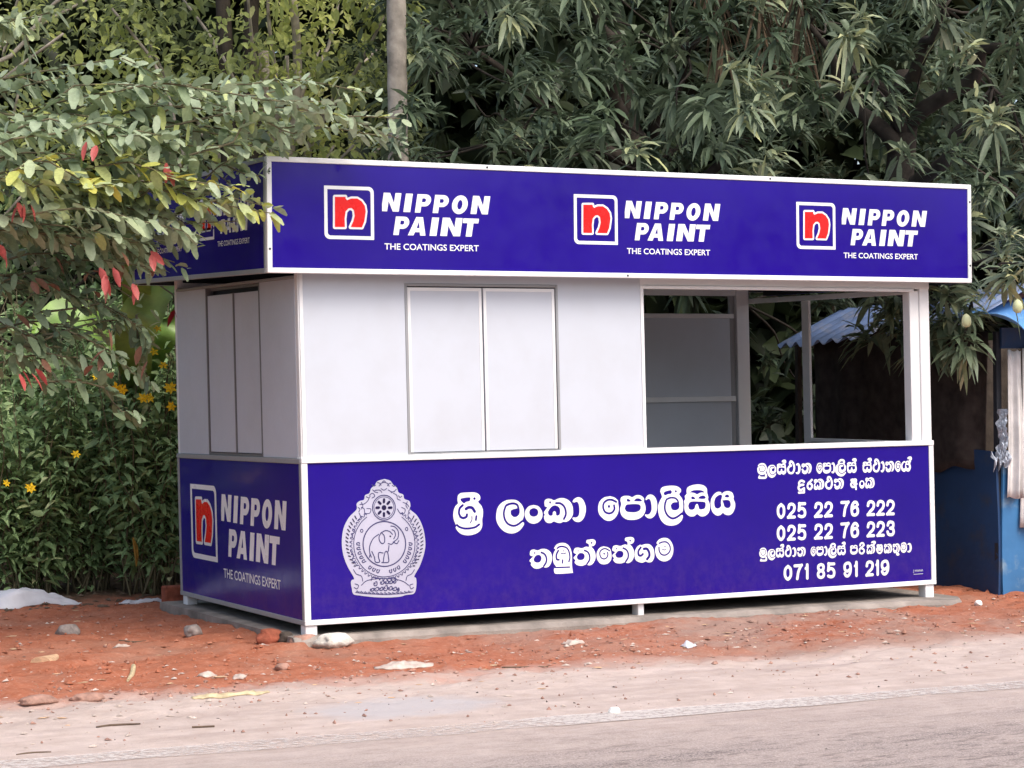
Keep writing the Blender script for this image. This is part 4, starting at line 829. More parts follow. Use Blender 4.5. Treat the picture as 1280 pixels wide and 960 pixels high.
for sx_, sz_ in ((-OL + .015, ZF1 - .09), (-OL + .015, ZF0 + .14), (KW + OR - .015, ZF0 + .12), (KW + OR - .015, ZF1 - .12), (1.2, ZF1 - .015), (3.3, ZF1 - .015), (2.2, ZF0 + .015)):
    MB().tube([(sx_, -OF - .0105, sz_), (sx_, -OF - .006, sz_)], .007, 8).build('screw', M['dark_iron_and_shade'], f_front)
BB = brand_block()
def brand(parent, P, P2):
    decal('logo_frame', BB['frame'], M['vinyl_white'], parent, P)
    decal('logo_letter', BB['red'], M['vinyl_red'], parent, P2)
    decal('lettering', BB['words'], M['vinyl_white'], parent, P)
    decal('lettering', BB['strap'], M['vinyl_white'], parent, P)
for x0, sc in ((0.364 - OL, 1.0), (2.062 - OL, 0.99), (3.760 - OL, 0.985)):
    brand(f_front, lambda x, z: (x0 + x / 1000 * sc, -OF - .0015, 2.711 + z / 1000 * sc), lambda x, z: (x0 + x / 1000 * sc, -OF - .003, 2.711 + z / 1000 * sc))
for y0, sc in ((1.02, 0.87), (2.24, 0.87)):
    brand(f_side, lambda x, z: fwarp(-OL + .0005, y0 - x / 1000 * sc, 2.70 + z / 1000 * sc), lambda x, z: fwarp(-OL - .001, y0 - x / 1000 * sc, 2.70 + z / 1000 * sc))
brand(spn, lambda x, z: lean_side(-.0015, 1.992 - x / 1000 * 1.575, 0.876 + z / 1000 * 1.62), lambda x, z: lean_side(-.003, 1.992 - x / 1000 * 1.575, 0.876 + z / 1000 * 1.62))
# ------------------------------------------------------------------ ground and road
RNG = np.random.RandomState(7)
def vnoise(x, y, seed=0):
    xi = np.floor(x).astype(np.int64); yi = np.floor(y).astype(np.int64); fx = x - xi; fy = y - yi
    def h(a, b):
        n = (a * 374761393 + b * 668265263 + seed * 1442695041) & 0x7fffffff
        n = ((n ^ (n >> 13)) * 1274126177) & 0x7fffffff
        return ((n ^ (n >> 16)) & 0xffff) / 65535.0
    ux = fx * fx * (3 - 2 * fx); uy = fy * fy * (3 - 2 * fy)
    return (h(xi, yi) * (1 - ux) + h(xi + 1, yi) * ux) * (1 - uy) + (h(xi, yi + 1) * (1 - ux) + h(xi + 1, yi + 1) * ux) * uy
def fbm(x, y, oct=4, seed=0):
    s = 0; a = 0.5
    for k in range(oct): s = s + a * (vnoise(x * 2 ** k, y * 2 ** k, seed + k) - 0.5); a *= 0.55
    return s
def gz(x, y):
    x = np.asarray(x, float); y = np.asarray(y, float)
    rough = np.clip((y + 2.6 + 0.068 * x) / 1.2, 0, 1)
    # a low ridge of loosened soil between the kiosk and the verge
    z = -0.035 + rough * (0.075 * fbm(x * 1.3, y * 1.7, 3, 1) + 0.05 * fbm(x * 5, y * 7, 3, 9) + 0.028 * fbm(x * 19, y * 24, 2, 5))
    z = z - 0.02 * np.clip((-1.0 - y) / 1.0, 0, 1)
    z = z + 0.012 * (1 - rough) * 0
    # loose soil banked against the slab's left side
    z = np.where((x > -0.5) & (x < 0.0) & (y > -0.1) & (y < 2.6), z + 0.030 * np.clip((x + 0.5) / 0.4, 0, 1), z)
    # level bed under the slab
    inside = (x > -0.05) & (x < 4.95) & (y > -0.06 - .02 * x) & (y < 2.5)
    z = np.where(inside, np.minimum(z, -0.03), z)
    return z

def axis(lo, hi, step, far):
    a = list(np.arange(lo, hi, step)); g = []; d = step; c = hi
    while c < far: g.append(c); d *= 1.35; c += d
    g.append(far); b = []; d = step; c = lo - step
    while c > -far: b.append(c); d *= 1.35; c -= d
    b.append(-far)
    return np.array(sorted(b) + a + g)
ax_, ay_ = axis(-4.0, 7.2, 0.03, 140), axis(-3.6, 5.0, 0.03, 140)
GX, GY = np.meshgrid(ax_, ay_); GZ = gz(GX, GY)
nx, ny = len(ax_), len(ay_)
I = np.arange(nx * ny).reshape(ny, nx)
F4 = np.stack([I[:-1, :-1], I[:-1, 1:], I[1:, 1:], I[1:, :-1]], -1).reshape(-1, 4)
o = np_mesh('ground', np.stack([GX, GY, GZ], -1).reshape(-1, 3), F4, M['soil']); tag(o, kind='structure')

def road_strip(name, off0, off1, z, mat, x0=-120, x1=120, seg=400, jit=0.0):
    """strip along the road; offsets are measured across it"""
    xs = np.linspace(x0, x1, seg); V = []; F = []
    for i, x in enumerate(xs):
        j0 = jit * fbm(np.array(x * 1.5), np.array(3.3), 3, 2); j1 = jit * fbm(np.array(x * 1.5), np.array(8.3), 3, 4)
        V += [(x, off0 - 0.068 * x + j0, z), (x, off1 - 0.068 * x + j1, z)]
        if i: n = 2 * i; F.append((n - 2, n, n + 1, n - 1))
    o = np_mesh(name, V, F, mat); tag(o, kind='structure'); return o
road_strip('road', -10.4, -2.9, -0.0515, M['soil'], jit=0.25, seg=1200)
road_strip('road_line', -3.30, -3.065, -0.047, M['paint'], -30, 30, 900, 0.10)

# ------------------------------------------------------------------ concrete slab under the kiosk
def slab():
    mb = MB(); xs = np.linspace(-0.06, 4.92, 90); V = []; F = []
    rs = np.random.RandomState(3)
    fe = [-0.035 - 0.025 * x + 0.05 * float(fbm(np.array(x * 3), np.array(1.), 3, 3)) - 0.14 * max(0, (x - 4.2) / .7) ** 2 + .25 * max(0, (x - 4.72) / .2) ** 2 for x in xs]
    n = len(xs); top = 0.026
    for i, x in enumerate(xs):
        zt = top - 0.028 * max(0, x / 5.0) + 0.008 * float(fbm(np.array(x * 6), np.array(2.), 3, 8)); y1 = 2.42 + 0.02 * math.sin(x * 3)
        edge = 1.0 if 0 < i < n - 1 else 0.6
        V += [(x, fe[i] - 0.03, -0.12), (x, fe[i] - 0.022, zt - 0.03), (x, fe[i] + 0.012, zt), (x, y1, zt), (x, y1 + 0.03, -0.12)]
        if i:
            a = 5 * (i - 1); b = 5 * i
            for k in range(4): F.append((a + k, b + k, b + k + 1, a + k + 1))
    F.append((0, 1, 2, 3, 4)); m = 5 * (n - 1); F.append((m, m + 1, m + 2, m + 3, m + 4))
    mb.add(V, F)
    o = mb.build('concrete_slab', M['concrete'])
    tag(o, 'rough grey concrete slab laid on red soil under the kiosk', 'slab')
slab()

# ------------------------------------------------------------------ small litter and stones
def blob(name, p, size, mat, label, cat, seed=0, rough=0.35, flat=1.0, rz=0.0, group=None, sink=0.15):
    import bmesh
    bm = bmesh.new(); bmesh.ops.create_icosphere(bm, subdivisions=3, radius=1.0)
    for v in bm.verts:
        c = v.co.copy()
        q = Vector((c.x, c.y, c.z)) * 1.3 + Vector((seed * 3.1, seed * 1.7, seed))
        k = 1 + rough * (mnoise.noise(q) + 0.5 * mnoise.noise(q * 2.7) + .25 * mnoise.noise(q * 6))
        # facets
        v.co = c * k
        for ax in (Vector((.9, .2, .4)), Vector((-.6, .7, .4)), Vector((.1, -.9, .45)), Vector((0, .1, 1))):
            ax = ax.normalized(); d = v.co.dot(ax) - (0.72 + 0.1 * mnoise.noise(ax * (seed + 2.2)))
            if d > 0: v.co -= ax * d * 0.8
    me = bpy.data.meshes.new(name)
    for v in bm.verts: v.co = Vector((v.co.x * size[0], v.co.y * size[1], v.co.z * size[2]))
    bm.to_mesh(me); bm.free(); me.materials.append(mat)
    me.polygons.foreach_set('use_smooth', [True] * len(me.polygons))
    z = float(gz(p[0], p[1]))
    o = link(name, me, None, (p[0], p[1], z + size[2] * (0.72 - sink))); o.rotation_euler = (0, 0, rz)
    return tag(o, label, cat, group)
blob('brick_chunk', (-0.13, 0.16), (.085, .07, .062), M['brick'], 'reddish brown brick chunk leaning at the kiosk front left corner', 'brick', 1, .3)
blob('stone', (0.03, 0.0), (.10, .075, .06), M['pink_stone'], 'pinkish dusty rubble stone between the brick chunk and cement lump', 'stone', 4, .4)
blob('cement_lump', (0.17, -0.10), (.115, .085, .060), M['cement_lump'], 'whitish broken cement lump right below the kiosk corner foot', 'cement lump', 6, .45)
blob('stone', (-0.05, 0.10), (.05, .05, .05), M['dark_stone'], 'small dark stone wedged beside the reddish brick chunk', 'stone', 9, .4)
blob('stone', (-1.05, 1.27), (.085, .06, .05), M['grey_stone'], 'flat grey stone on the red soil below the white sheet', 'stone', 11, .3, rz=.3)
blob('stone', (-0.42, 0.72), (.075, .06, .045), M['grey_stone'], 'darker grey stone on red soil beside the kiosk left side', 'stone', 14, .35, rz=1.0)
blob('stone', (-0.497, -0.957), (.045, .035, .028), M['pink_stone'], 'small pink stone alone on soil left of the flattened wrapper', 'stone', 17, .3)
blob('stone', (0.349, -3.10), (.032, .028, .026), M['white_stone'], 'white rounded pebble lying at the worn road line', 'pebble', 19, .2)
blob('stone', (4.85, -0.36), (.03, .03, .026), M['white_stone'], 'small pale stone by the right end of the concrete slab', 'pebble', 23, .3)
blob('stone', (-1.98, -1.42), (.10, .07, .03), M['pink_stone'], 'flat pale stone half buried at the soil edge, leftmost one', 'stone', 25, .3)
blob('stone', (-1.72, -1.40), (.085, .06, .03), M['pink_stone'], 'flat pale stone half buried at the soil edge, second from left', 'stone', 27, .3)
# half brick at the rear left corner
b_ = MB().box(0.05, 0.21, 2.62, 2.72, -.05, 0.11, .008); b_.build('half_brick', M['brick'])
tag(bpy.data.objects['half_brick'], 'upright red half brick beside the rear left kiosk corner', 'brick')

def rag(name, p, size, mat, label, cat, h=0.05, seed=0, rz=0.0, nx_=26, ny_=16, shape=None, thick=0.004):
    """crumpled sheet: a wrinkled height field with its own thickness, edges down on the soil"""
    V = []; F = []; rs = seed * 13.7
    for j in range(ny_):
        for i in range(nx_):
            a, b = i / (nx_ - 1), j / (ny_ - 1)
            wv = shape(a) if shape else 1.0
            x = (a - .5) * size[0]; y = (b - .5) * size[1] * wv
            y += 0.12 * size[1] * float(mnoise.noise(Vector((a * 4, rs, 0)))); x += 0.10 * size[1] * float(mnoise.noise(Vector((b * 4, rs, 3))))
            e = min(a, 1 - a, b * 1.0, 1 - b) * 2
            z = h * min(1, e * 2.2) * (0.55 + 0.9 * abs(mnoise.noise(Vector((a * 3.1 * size[0] / size[1] * .5, b * 3.1, rs)))) + .25 * mnoise.noise(Vector((a * 9, b * 9, rs + 5))))
            V.append((x, y, max(0.002, z)))
    c, s_ = math.cos(rz), math.sin(rz); W = []
    for x, y, z in V:
        X = p[0] + c * x - s_ * y; Y = p[1] + s_ * x + c * y; W.append((X, Y, float(gz(X, Y)) + z + 0.003))
    n = len(W); W2 = W + [(x, y, z - thick) for x, y, z in W]
    for j in range(ny_ - 1):
        for i in range(nx_ - 1):
            q = j * nx_ + i; F.append((q, q + 1, q + nx_ + 1, q + nx_)); F.append((q + n, q + nx_ + n, q + nx_ + 1 + n, q + 1 + n))
    for i in range(nx_ - 1):
        F.append((i, i + n, i + 1 + n, i + 1)); q = (ny_ - 1) * nx_ + i; F.append((q, q + 1, q + 1 + n, q + n))
    for j in range(ny_ - 1):
        q = j * nx_; F.append((q, q + nx_, q + nx_ + n, q + n)); q += nx_ - 1; F.append((q, q + n, q + nx_ + n, q + nx_))
    o = MB().add(W2, F).build(name, mat, smooth=True)
    return tag(o, label, cat)
rag('plastic_sheet', (-0.98, 3.30), (1.20, 0.36), M['plastic_white'], 'crumpled white plastic sheet lying below the bushes at left', 'sheet', 0.10, 1, -0.15, 40, 18, lambda a: 1.15 - 0.95 * max(0, a - .35) / .65)
rag('plastic_strip', (0.02, 3.02), (0.42, 0.055), M['plastic_white'], 'thin whitish strip on the ground left of the half brick', 'strip', 0.03, 2, 0.12, 22, 6)
rag('flattened_wrapper', (0.15, -1.14), (0.33, 0.10), M['paper'], 'flattened whitish plastic wrapper at the edge of red soil and sand', 'wrapper', 0.022, 3, -0.30, 24, 12, lambda a: .35 + 1.2 * math.sin(math.pi * min(1, a * .9 + .12)))
rag('yellow_peel', (-1.05, -1.64), (0.42, 0.032), M['peel_yellow'], 'long wavy yellow peel strip on the sandy verge', 'peel', 0.022, 4, 0.05, 26, 6)
rag('paper_scrap', (-0.95, -1.0), (0.085, 0.07), M['paper'], 'pale paper scrap on red soil, left of a twin scrap', 'paper', 0.02, 5, 0.4, 8, 7)
rag('paper_scrap', (-0.80, -1.10), (0.07, 0.06), M['paper'], 'small pale paper scrap above the yellow peel', 'paper', 0.02, 6, 0.9, 8, 7)
rag('white_cup', (2.0, -1.16), (0.085, 0.06), M['plastic_white'], 'crushed white cup on soil below the middle kiosk foot', 'cup', 0.035, 7, 0.3, 10, 8)
rag('grey_scrap', (1.40, -0.83), (0.12, 0.08), M['paper'], 'greyish scrap on red soil left of the crushed white cup', 'scrap', 0.03, 8, 0.2, 10, 8)
rag('paper_scrap', (-0.93, 0.55), (0.10, 0.035), M['paper'], 'thin pale scrap on soil between the two grey stones', 'paper', 0.02, 9, 0.1, 9, 5)
rag('paper_scrap', (-1.64, 1.25), (0.12, 0.06), M['paper'], 'torn pale scrap near the left picture edge below the sheet', 'paper', 0.02, 10, 0.6, 10, 6)
# split coconut stalk: a tapering, folded husk
hk = MB(); V = []; F = []
for k in range(7):
    t = k / 6; wd = 0.062 * (1 - .72 * t * t); th = .035 * (1 - .5 * t)
    for q in range(7):
        a = math.pi * q / 6; V.append((0.26 * t, wd * math.cos(a), th * math.sin(a)))
for k in range(6):
    for q in range(6): F.append((k * 7 + q, k * 7 + q + 1, k * 7 + q + 8, k * 7 + q + 7))
F.append(tuple(range(7))); F.append(tuple(42 + q for q in range(7)))
for k in range(6): F.append((k * 7, k * 7 + 7, k * 7 + 13, k * 7 + 6))
rc, rs_ = math.cos(.95), math.sin(.95)
hk.add([(-1.53 + rc * x - rs_ * y, 0.16 + rs_ * x + rc * y, float(gz(-1.5, .25)) + z + .004) for x, y, z in V], F)
tag(hk.build('dry_husk', M['dry_tan']), 'tan split husk piece lying on red soil at left', 'husk')
def stick(pts, r, mat, name, label, cat):
    P = smooth_line([(x, y, float(gz(x, y)) + r * .9) for x, y in pts], 4)
    n = len(P); tag(MB().tube(P, [r * (0.55 + .45 * math.sin(math.pi * (i + .5) / n)) for i in range(n)], 7).build(name, mat), label, cat)
stick([(-1.36, -0.92), (-1.28, -0.74), (-1.20, -0.52), (-1.18, -.44)], .014, M['peel_yellow'], 'bent_stalk', 'curved pale stalk standing out on red soil above the peel', 'stalk')
stick([(-1.93, -2.22), (-1.85, -2.20), (-1.72, -2.23)], .0055, M['twig'], 'twig', 'dark twig on sand, leftmost of the twigs on the verge', 'twig')
stick([(-1.54, -2.44), (-1.44, -2.47)], .0055, M['twig'], 'twig', 'short dark twig on sand below the yellow peel', 'twig')
stick([(-2.45, -2.76), (-2.38, -2.75), (-2.30, -2.77)], .0055, M['twig'], 'twig', 'thin dark twig on sand nearest the road at left', 'twig')
stick([(0.62, -1.42), (0.75, -1.39), (0.92, -1.40)], .0055, M['twig'], 'twig', 'long dark twig on sand right of the flattened wrapper', 'twig')
stick([(-0.86, 0.82), (-0.78, 0.76), (-0.70, 0.79)], .0055, M['twig'], 'twig', 'bent dark twig on red soil between the two grey stones', 'twig')

# uncountable crumbs: grit on soil and verge, flakes of dry leaf
def scatter(name, n, xr, yr, smin, smax, mat, flat, seed, dens=None):
    rs = np.random.RandomState(seed); V = []; F = []
    base = np.array([(1, 0, 0), (0, 1, 0), (-1, 0, 0), (0, -1, 0), (0, 0, 1), (0, 0, -.6)], float)
    fc = [(0, 1, 4), (1, 2, 4), (2, 3, 4), (3, 0, 4), (1, 0, 5), (2, 1, 5), (3, 2, 5), (0, 3, 5)]
    k = 0
    while k < n:
        x = rs.uniform(*xr); y = rs.uniform(*yr)
        if True and -0.13 < x < 5.0 and -0.20 < y < 2.5: continue
        if dens is not None and rs.rand() > dens(x, y): continue
        s = smin + (smax - smin) * rs.rand() ** 3; a = rs.rand() * 6.28
        b = base * (1 + .35 * rs.randn(6, 1)) * np.array([s, s * rs.uniform(.4, 1), s * flat])
        c, si = math.cos(a), math.sin(a)
        b = np.stack([b[:, 0] * c - b[:, 1] * si, b[:, 0] * si + b[:, 1] * c, b[:, 2]], 1) + [x, y, float(gz(x, y)) + s * flat * .35]
        m = len(V); V += b.tolist(); F += [(i + m, j + m, q + m) for i, j, q in fc]; k += 1
    return tag(np_mesh(name, V, np.array(F), mat, smooth=False), kind='stuff')
edge = lambda x, y: math.exp(-((y + 1.15) / .55) ** 2) * .9 + .22
scatter('gravel', 2600, (-4, 6.5), (-3.2, 3.0), .004, .018, M['pink_stone'], .6, 1, edge)
scatter('pale_grit', 1500, (-4, 6.5), (-3.4, 2.5), .004, .024, M['paper'], .35, 2, edge)
scatter('dark_grit', 700, (-4, 6.5), (-5.5, 2.5), .003, .011, M['dark_stone'], .5, 3)
scatter('leaf_litter', 1500, (-3.0, 1.2), (2.9, 5.0), .015, .05, M['twig'], .25, 4)
scatter('dry_flakes', 420, (-4, 6.5), (-2.2, 3.2), .008, .040, M['dry_tan'], .10, 5, edge)
scatter('soil_clods', 2600, (-4, 6.5), (-1.5, 3.2), .006, .026, M['soil'], .6, 6)

# ------------------------------------------------------------------ neighbouring stall
SX, SY = 5.486, 0.161
stall = thing('roadside_stall', 'old blue stall with corrugated roof behind the right end of the kiosk', 'stall', (SX + 1.2, SY + 1.3, -0.03))
def sheet(pfun, nu, nv, thick_dir, t):
    V = []; F = []
    for j in range(nv):
        for i in range(nu): V.append(np.array(pfun(i / (nu - 1), j / (nv - 1)), float))
    n = len(V); V = V + [p + np.array(thick_dir) * t for p in V]
    for j in range(nv - 1):
        for i in range(nu - 1):
            q = j * nu + i; F.append((q, q + 1, q + nu + 1, q + nu)); F.append((q + n, q + nu + n, q + nu + 1 + n, q + 1 + n))
    for i in range(nu - 1):
        F.append((i, i + n, i + 1 + n, i + 1)); q = (nv - 1) * nu + i; F.append((q, q + 1, q + 1 + n, q + n))
    for j in range(nv - 1):
        q = j * nu; F.append((q, q + nu, q + nu + n, q + n)); q += nu - 1; F.append((q, q + n, q + nu + n, q + nu))
    return V, F
V, F = sheet(lambda a, b: (SX + 0.012 * math.sin(a * 9 + b * 4) - .01 * b, SY + 0.02 + a * 2.55, -0.06 + b * (1.05 + .015 * math.sin(a * 11))), 30, 12, (1, 0, 0), .02)
MB().add(V, F).build('side_wall', M['blue_wall'], stall, smooth=False)
V, F = sheet(lambda a, b: (SX + 0.03 + a * 2.4, SY + 0.008 * math.sin(a * 14 + b * 5), -0.06 + b * 1.06), 30, 10, (0, 1, 0), .02)
MB().add(V, F).build('front_wall', M['blue_board'], stall)
V, F = sheet(lambda a, b: (SX + 0.03 + a * 2.4, SY - 0.005, 1.735 + b * .15), 12, 3, (0, 1, 0), .02)
MB().add(V, F).build('front_header', M['blue_wall'], stall)
for x, y in ((SX + .03, SY + .03), (SX + .03, SY + 2.5), (SX + 2.4, SY + .03), (SX + 2.4, SY + 2.5)):
    MB().box(x - .022, x + .022, y - .006, y + .04, -.06, 1.86, .004).build('post', M['dark_iron_and_shade' if y < 1 else 'dark_bark_and_shade'], stall)
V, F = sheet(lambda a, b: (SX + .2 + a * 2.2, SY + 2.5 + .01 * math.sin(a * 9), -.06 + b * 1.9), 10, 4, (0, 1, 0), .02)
MB().add(V, F).build('back_wall', M['dark_bark_and_shade'], stall)  # dark colour paints in the shade inside the stall
# corrugated roof, low eave towards the kiosk
def roofp(a, b):
    y = SY - 0.02 + a * 2.45; run = b
    return (SX - 0.27 + run * 2.2 + 0.05 * math.sin(a * 7), y, 1.80 + 0.10 * (1 - a) - 0.0 * b + min(run * 2.2, .62) * 0.46 + 0.022 * math.cos(y * 2 * math.pi / .175) + .02 * math.sin(a * 5 + 1))
V, F = sheet(roofp, 130, 8, (0, 0, 1), .004)
MB().add(V, F).build('roof', M['blue_roof'], stall, smooth=True)
# blue tarpaulin draped over the front edge
def tarpp(a, b):
    x = SX - 0.24 + a * 2.2; drop = b ** 1.5
    wv = 0.025 * math.sin(a * 46 + b * 2) + 0.03 * math.sin(a * 19 + 1)
    z0 = 1.965 + 0.42 * a * 1.0
    zb = 1.955 - 0.175 * min(1, a * 5.5) + 0.022 * math.sin(a * 34)
    return (x + .015 * math.sin(b * 9), SY + 0.20 - b * 0.52 + wv * b, z0 * (1 - drop) + (zb) * drop + .02 * (1 - b) + wv * .4 * b)
V, F = sheet(tarpp, 110, 12, (0, 0, 1), .004)
o = MB().add(V, F).build('tarpaulin', M['blue_tarp'], smooth=True)
tag(o, 'bright blue tarpaulin draped over the front edge of the stall roof', 'tarpaulin')
# dark sacking hung in the side opening, ragged lower hem
def sackp(a, b):
    y = SY + 0.04 + 0.02 * (1 - b) + a * 2.15
    z = 1.86 - b * (0.97 + 0.05 * math.sin(a * 5) + .02 * math.sin(a * 31))
    return (SX - 0.035 + 0.02 * math.sin(a * 9 + b * 1.5 + 2 * math.sin(a * 5)) * (.4 + b) + .010 * math.sin(a * 23 + 3 * math.sin(a * 7)), y + .10 * b * (1 - a) ** 3, z)
V, F = sheet(sackp, 120, 14, (-1, 0, 0), .006)
o = MB().add(V, F).build('sackcloth', M['sackcloth'], smooth=True)
tag(o, 'dark brown sackcloth hanging over the side opening of the stall', 'sackcloth')
def clothp(x0, x1, zt, zb, k, ph):
    def f(a, b):
        g = .028 * math.sin(a * k + ph + b * .6) + .012 * math.sin(a * k * 2.3 + b * 2)
        return (x0 + a * (x1 - x0) + .02 * math.sin(b * 3 + ph) * b, SY - 0.06 + g * (.5 + .5 * b), zt - b * (zt - zb) + .008 * math.sin(a * 12))
    return f
V, F = sheet(clothp(SX + .04, SX + .165, 1.72, .66, 9, 0), 30, 16, (0, -1, 0), .004)
tag(MB().add(V, F).build('cloth_strip', M['cloth_grey'], smooth=True), 'narrow pale cloth strip hanging at the stall corner post', 'cloth')
V, F = sheet(clothp(SX + .185, SX + 1.5, 1.735, .44, 26, 1.2), 110, 16, (0, -1, 0), .004)
tag(MB().add(V, F).build('cloth_curtain', M['cloth_grey'], smooth=True), 'wide greyish cloth curtain hanging across the stall front', 'curtain')
# silvery plastic film bundled round the corner post
mb = MB(); rs = np.random.RandomState(2)
def filmp(a, b):
    wv = .018 * math.sin(a * 31 + 2 * math.sin(b * 9)) + .014 * math.sin(b * 27 + a * 5)
    return (SX - .025 + a * .055 + .012 * math.sin(b * 13), SY - .03 - .02 * abs(math.sin(a * 3.1)) + wv, 1.30 - b * (.36 + .05 * math.sin(a * 17)))
V, F = sheet(filmp, 16, 34, (0, -1, 0), .003); mb.add(V, F)
def knotp(a, b):
    return (SX - .10 + a * .16, SY - .045 + .02 * math.sin(a * 23 + b * 4) , .975 - .07 * b * (.5 + abs(math.sin(a * 11))) + .025 * math.sin(a * 29))
V, F = sheet(knotp, 34, 9, (0, -1, 0), .003); mb.add(V, F)
tag(mb.build('plastic_film', M['silver_film']), 'silvery plastic film knotted round the stall corner post', 'plastic film')
# ------------------------------------------------------------------ foliage
def unit(a): return a / np.maximum(1e-9, np.linalg.norm(a, axis=-1, keepdims=True))
class Leaves:
    """many leaves, each a folded, drooping blade of six faces"""
    def __init__(s): s.V = []; s.F = []; s.T = []; s.n = 0
    def add(s, P, D, L, Wd, droop, tint, prof=(.14, 1, .82, .05), ts=(0, .32, .68, 1), fold=.18, up=None, roll=0.5, rs=None):
        rs = rs or RNG
        P = np.asarray(P, float); n = len(P)
        if n == 0: return
        D = unit(np.asarray(D, float)); L = np.broadcast_to(np.asarray(L, float), (n,)); Wd = np.broadcast_to(np.asarray(Wd, float), (n,))
        droop = np.broadcast_to(np.asarray(droop, float), (n,)); tint = np.broadcast_to(np.asarray(tint, float), (n,))
        U = np.tile(np.array([0, 0, 1.0]), (n, 1)) if up is None else np.asarray(up, float)
        U = U + roll * rs.randn(n, 3)
        S = unit(np.cross(D, U)); Nn = np.cross(S, D)
        V = []
        for t, w in zip(ts, prof):
            c = P + D * (L * t)[:, None]; c[:, 2] -= droop * L * t * t
            hw = (Wd * w / 2)[:, None]; lift = Nn * (fold * Wd * w)[:, None]
            V += [c - S * hw + lift, c, c + S * hw + lift]
        V = np.stack(V, 1)                       # n,12,3
        q = []
        for k in range(len(ts) - 1):
            a = 3 * k; q += [(a, a + 1, a + 4, a + 3), (a + 1, a + 2, a + 5, a + 4)]
        q = np.array(q); m = 3 * len(ts)
        F = (np.arange(n)[:, None, None] * m + q[None]) + s.n
        s.V.append(V.reshape(-1, 3)); s.F.append(F.reshape(-1, 4)); s.T.append(np.repeat(tint, len(q))); s.n += n * m
    def build(s, name, mat, parent=None):
        off = parent.location if parent else (0, 0, 0)
        return np_mesh(name, np.concatenate(s.V), np.concatenate(s.F), mat, parent, np.concatenate(s.T), True, off)

def rand_dirs(n, rs, zmin=-1.0, zmax=1.0):
    z = rs.uniform(zmin, zmax, n); a = rs.uniform(0, 6.283, n); r = np.sqrt(np.maximum(0, 1 - z * z))
    return np.stack([r * np.cos(a), r * np.sin(a), z], 1)

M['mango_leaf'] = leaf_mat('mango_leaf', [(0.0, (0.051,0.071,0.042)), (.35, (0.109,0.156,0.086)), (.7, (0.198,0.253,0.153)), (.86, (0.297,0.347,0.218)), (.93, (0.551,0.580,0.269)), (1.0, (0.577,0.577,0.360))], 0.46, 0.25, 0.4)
M['spray_leaf'] = leaf_mat('spray_leaf', [(0.0, (0.156,0.215,0.110)), (.35, (0.286,0.370,0.208)), (.60, (0.468,0.551,0.363)), (.70, (0.519,0.597,0.286)), (.80, (0.597,0.623,0.156)), (.90, (0.649,0.597,0.103)), (.905, (0.286,0.143,0.078)), (.96, (0.233,0.110,0.072)), (.965, (0.493,0.091,0.078)), (1.0, (0.597,0.130,0.117))], 0.48, 0.3, 0.45)
M['bush_leaf'] = leaf_mat('bush_leaf', [(0.0, (0.126,0.190,0.085)), (.4, (0.269,0.402,0.174)), (.75, (0.415,0.563,0.258)), (.93, (0.595,0.595,0.320)), (.96, (0.596,0.596,0.334)), (1.0, (0.596,0.596,0.329))], 0.5, 0.3, 0.4)
M['back_leaf'] = leaf_mat('back_leaf', [(0.0, (0.169,0.202,0.111)), (.3, (0.299,0.351,0.156)), (.6, (0.494,0.559,0.182)), (.85, (0.676,0.715,0.221)), (1.0, (0.750,0.750,0.364))], 0.5, 0.5, 0.3)
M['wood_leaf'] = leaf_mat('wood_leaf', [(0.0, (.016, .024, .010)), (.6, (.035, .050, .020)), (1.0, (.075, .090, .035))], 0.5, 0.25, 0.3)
M['banana_leaf'] = plain('banana_leaf', (.20, .33, .07), .4, .3, 8.0, .5)
M['dry_frond'] = leaf_mat('dry_frond', [(0.0, (.06, .045, .03)), (1.0, (.20, .14, .09))], 0.8, 0.2, 0.2)

def blocked(p):
    x, y, z = p[..., 0], p[..., 1], p[..., 2]
    k = (x > -0.55) & (x < 5.02) & (y > -0.5) & (y < 2.75) & (z < 3.05)
    s = (x > 5.05) & (x < 8) & (y > 0.30) & (y < 2.9) & (z < 2.05)
    return k | s

def mango_rosettes(lv, C, size, tint, rs, n=(22, 34), droopy=0.65):
    for c, sz, tn in zip(C, size, tint):
        k = rs.randint(*n)
        ax = unit(np.array([rs.randn() * .5, -0.35 + rs.randn() * .5, 0.25 + rs.randn() * .35]))
        D = unit(rand_dirs(k, rs, -.75, .75) + ax * .75)
        L = sz * rs.uniform(.65, 1.1, k)
        lv.add(c + D * .02 + rs.randn(k, 3) * .03, D, L, L * rs.uniform(.175, .25, k), rs.uniform(.15, droopy, k), np.clip(tn + rs.randn(k) * .10, 0, 1), roll=.35, rs=rs,
               prof=(.16, .92, .86, .05))

def limb(mb, a, b, r0, r1, rs, n=6, wob=.08, sides=8):
    a = np.array(a, float); b = np.array(b, float); L = np.linalg.norm(b - a); P = []
    for k in range(n + 1):
        t = k / n; P.append(a + (b - a) * t + (rs.randn(3) * wob * L * .35 * math.sin(math.pi * t)))
    P = smooth_line(P, 3); mb.tube(P, np.linspace(r0, r1, len(P)), sides); return P

def grid_clumps(u0, u1, v0, v1, du, dv, d0, d1, rs, keep=1.0, gaps=()):
    out = []
    for u in np.arange(u0, u1, du):
        for v in np.arange(v0, v1, dv):
            if rs.rand() > keep or any(((u - a) / c) ** 2 + ((v - b) / e) ** 2 < 1 for a, b, c, e in gaps): continue
            out.append(at(u + rs.uniform(-.5, .5) * du, v + rs.uniform(-.5, .5) * dv, rs.uniform(d0, d1)))
    return np.array(out)

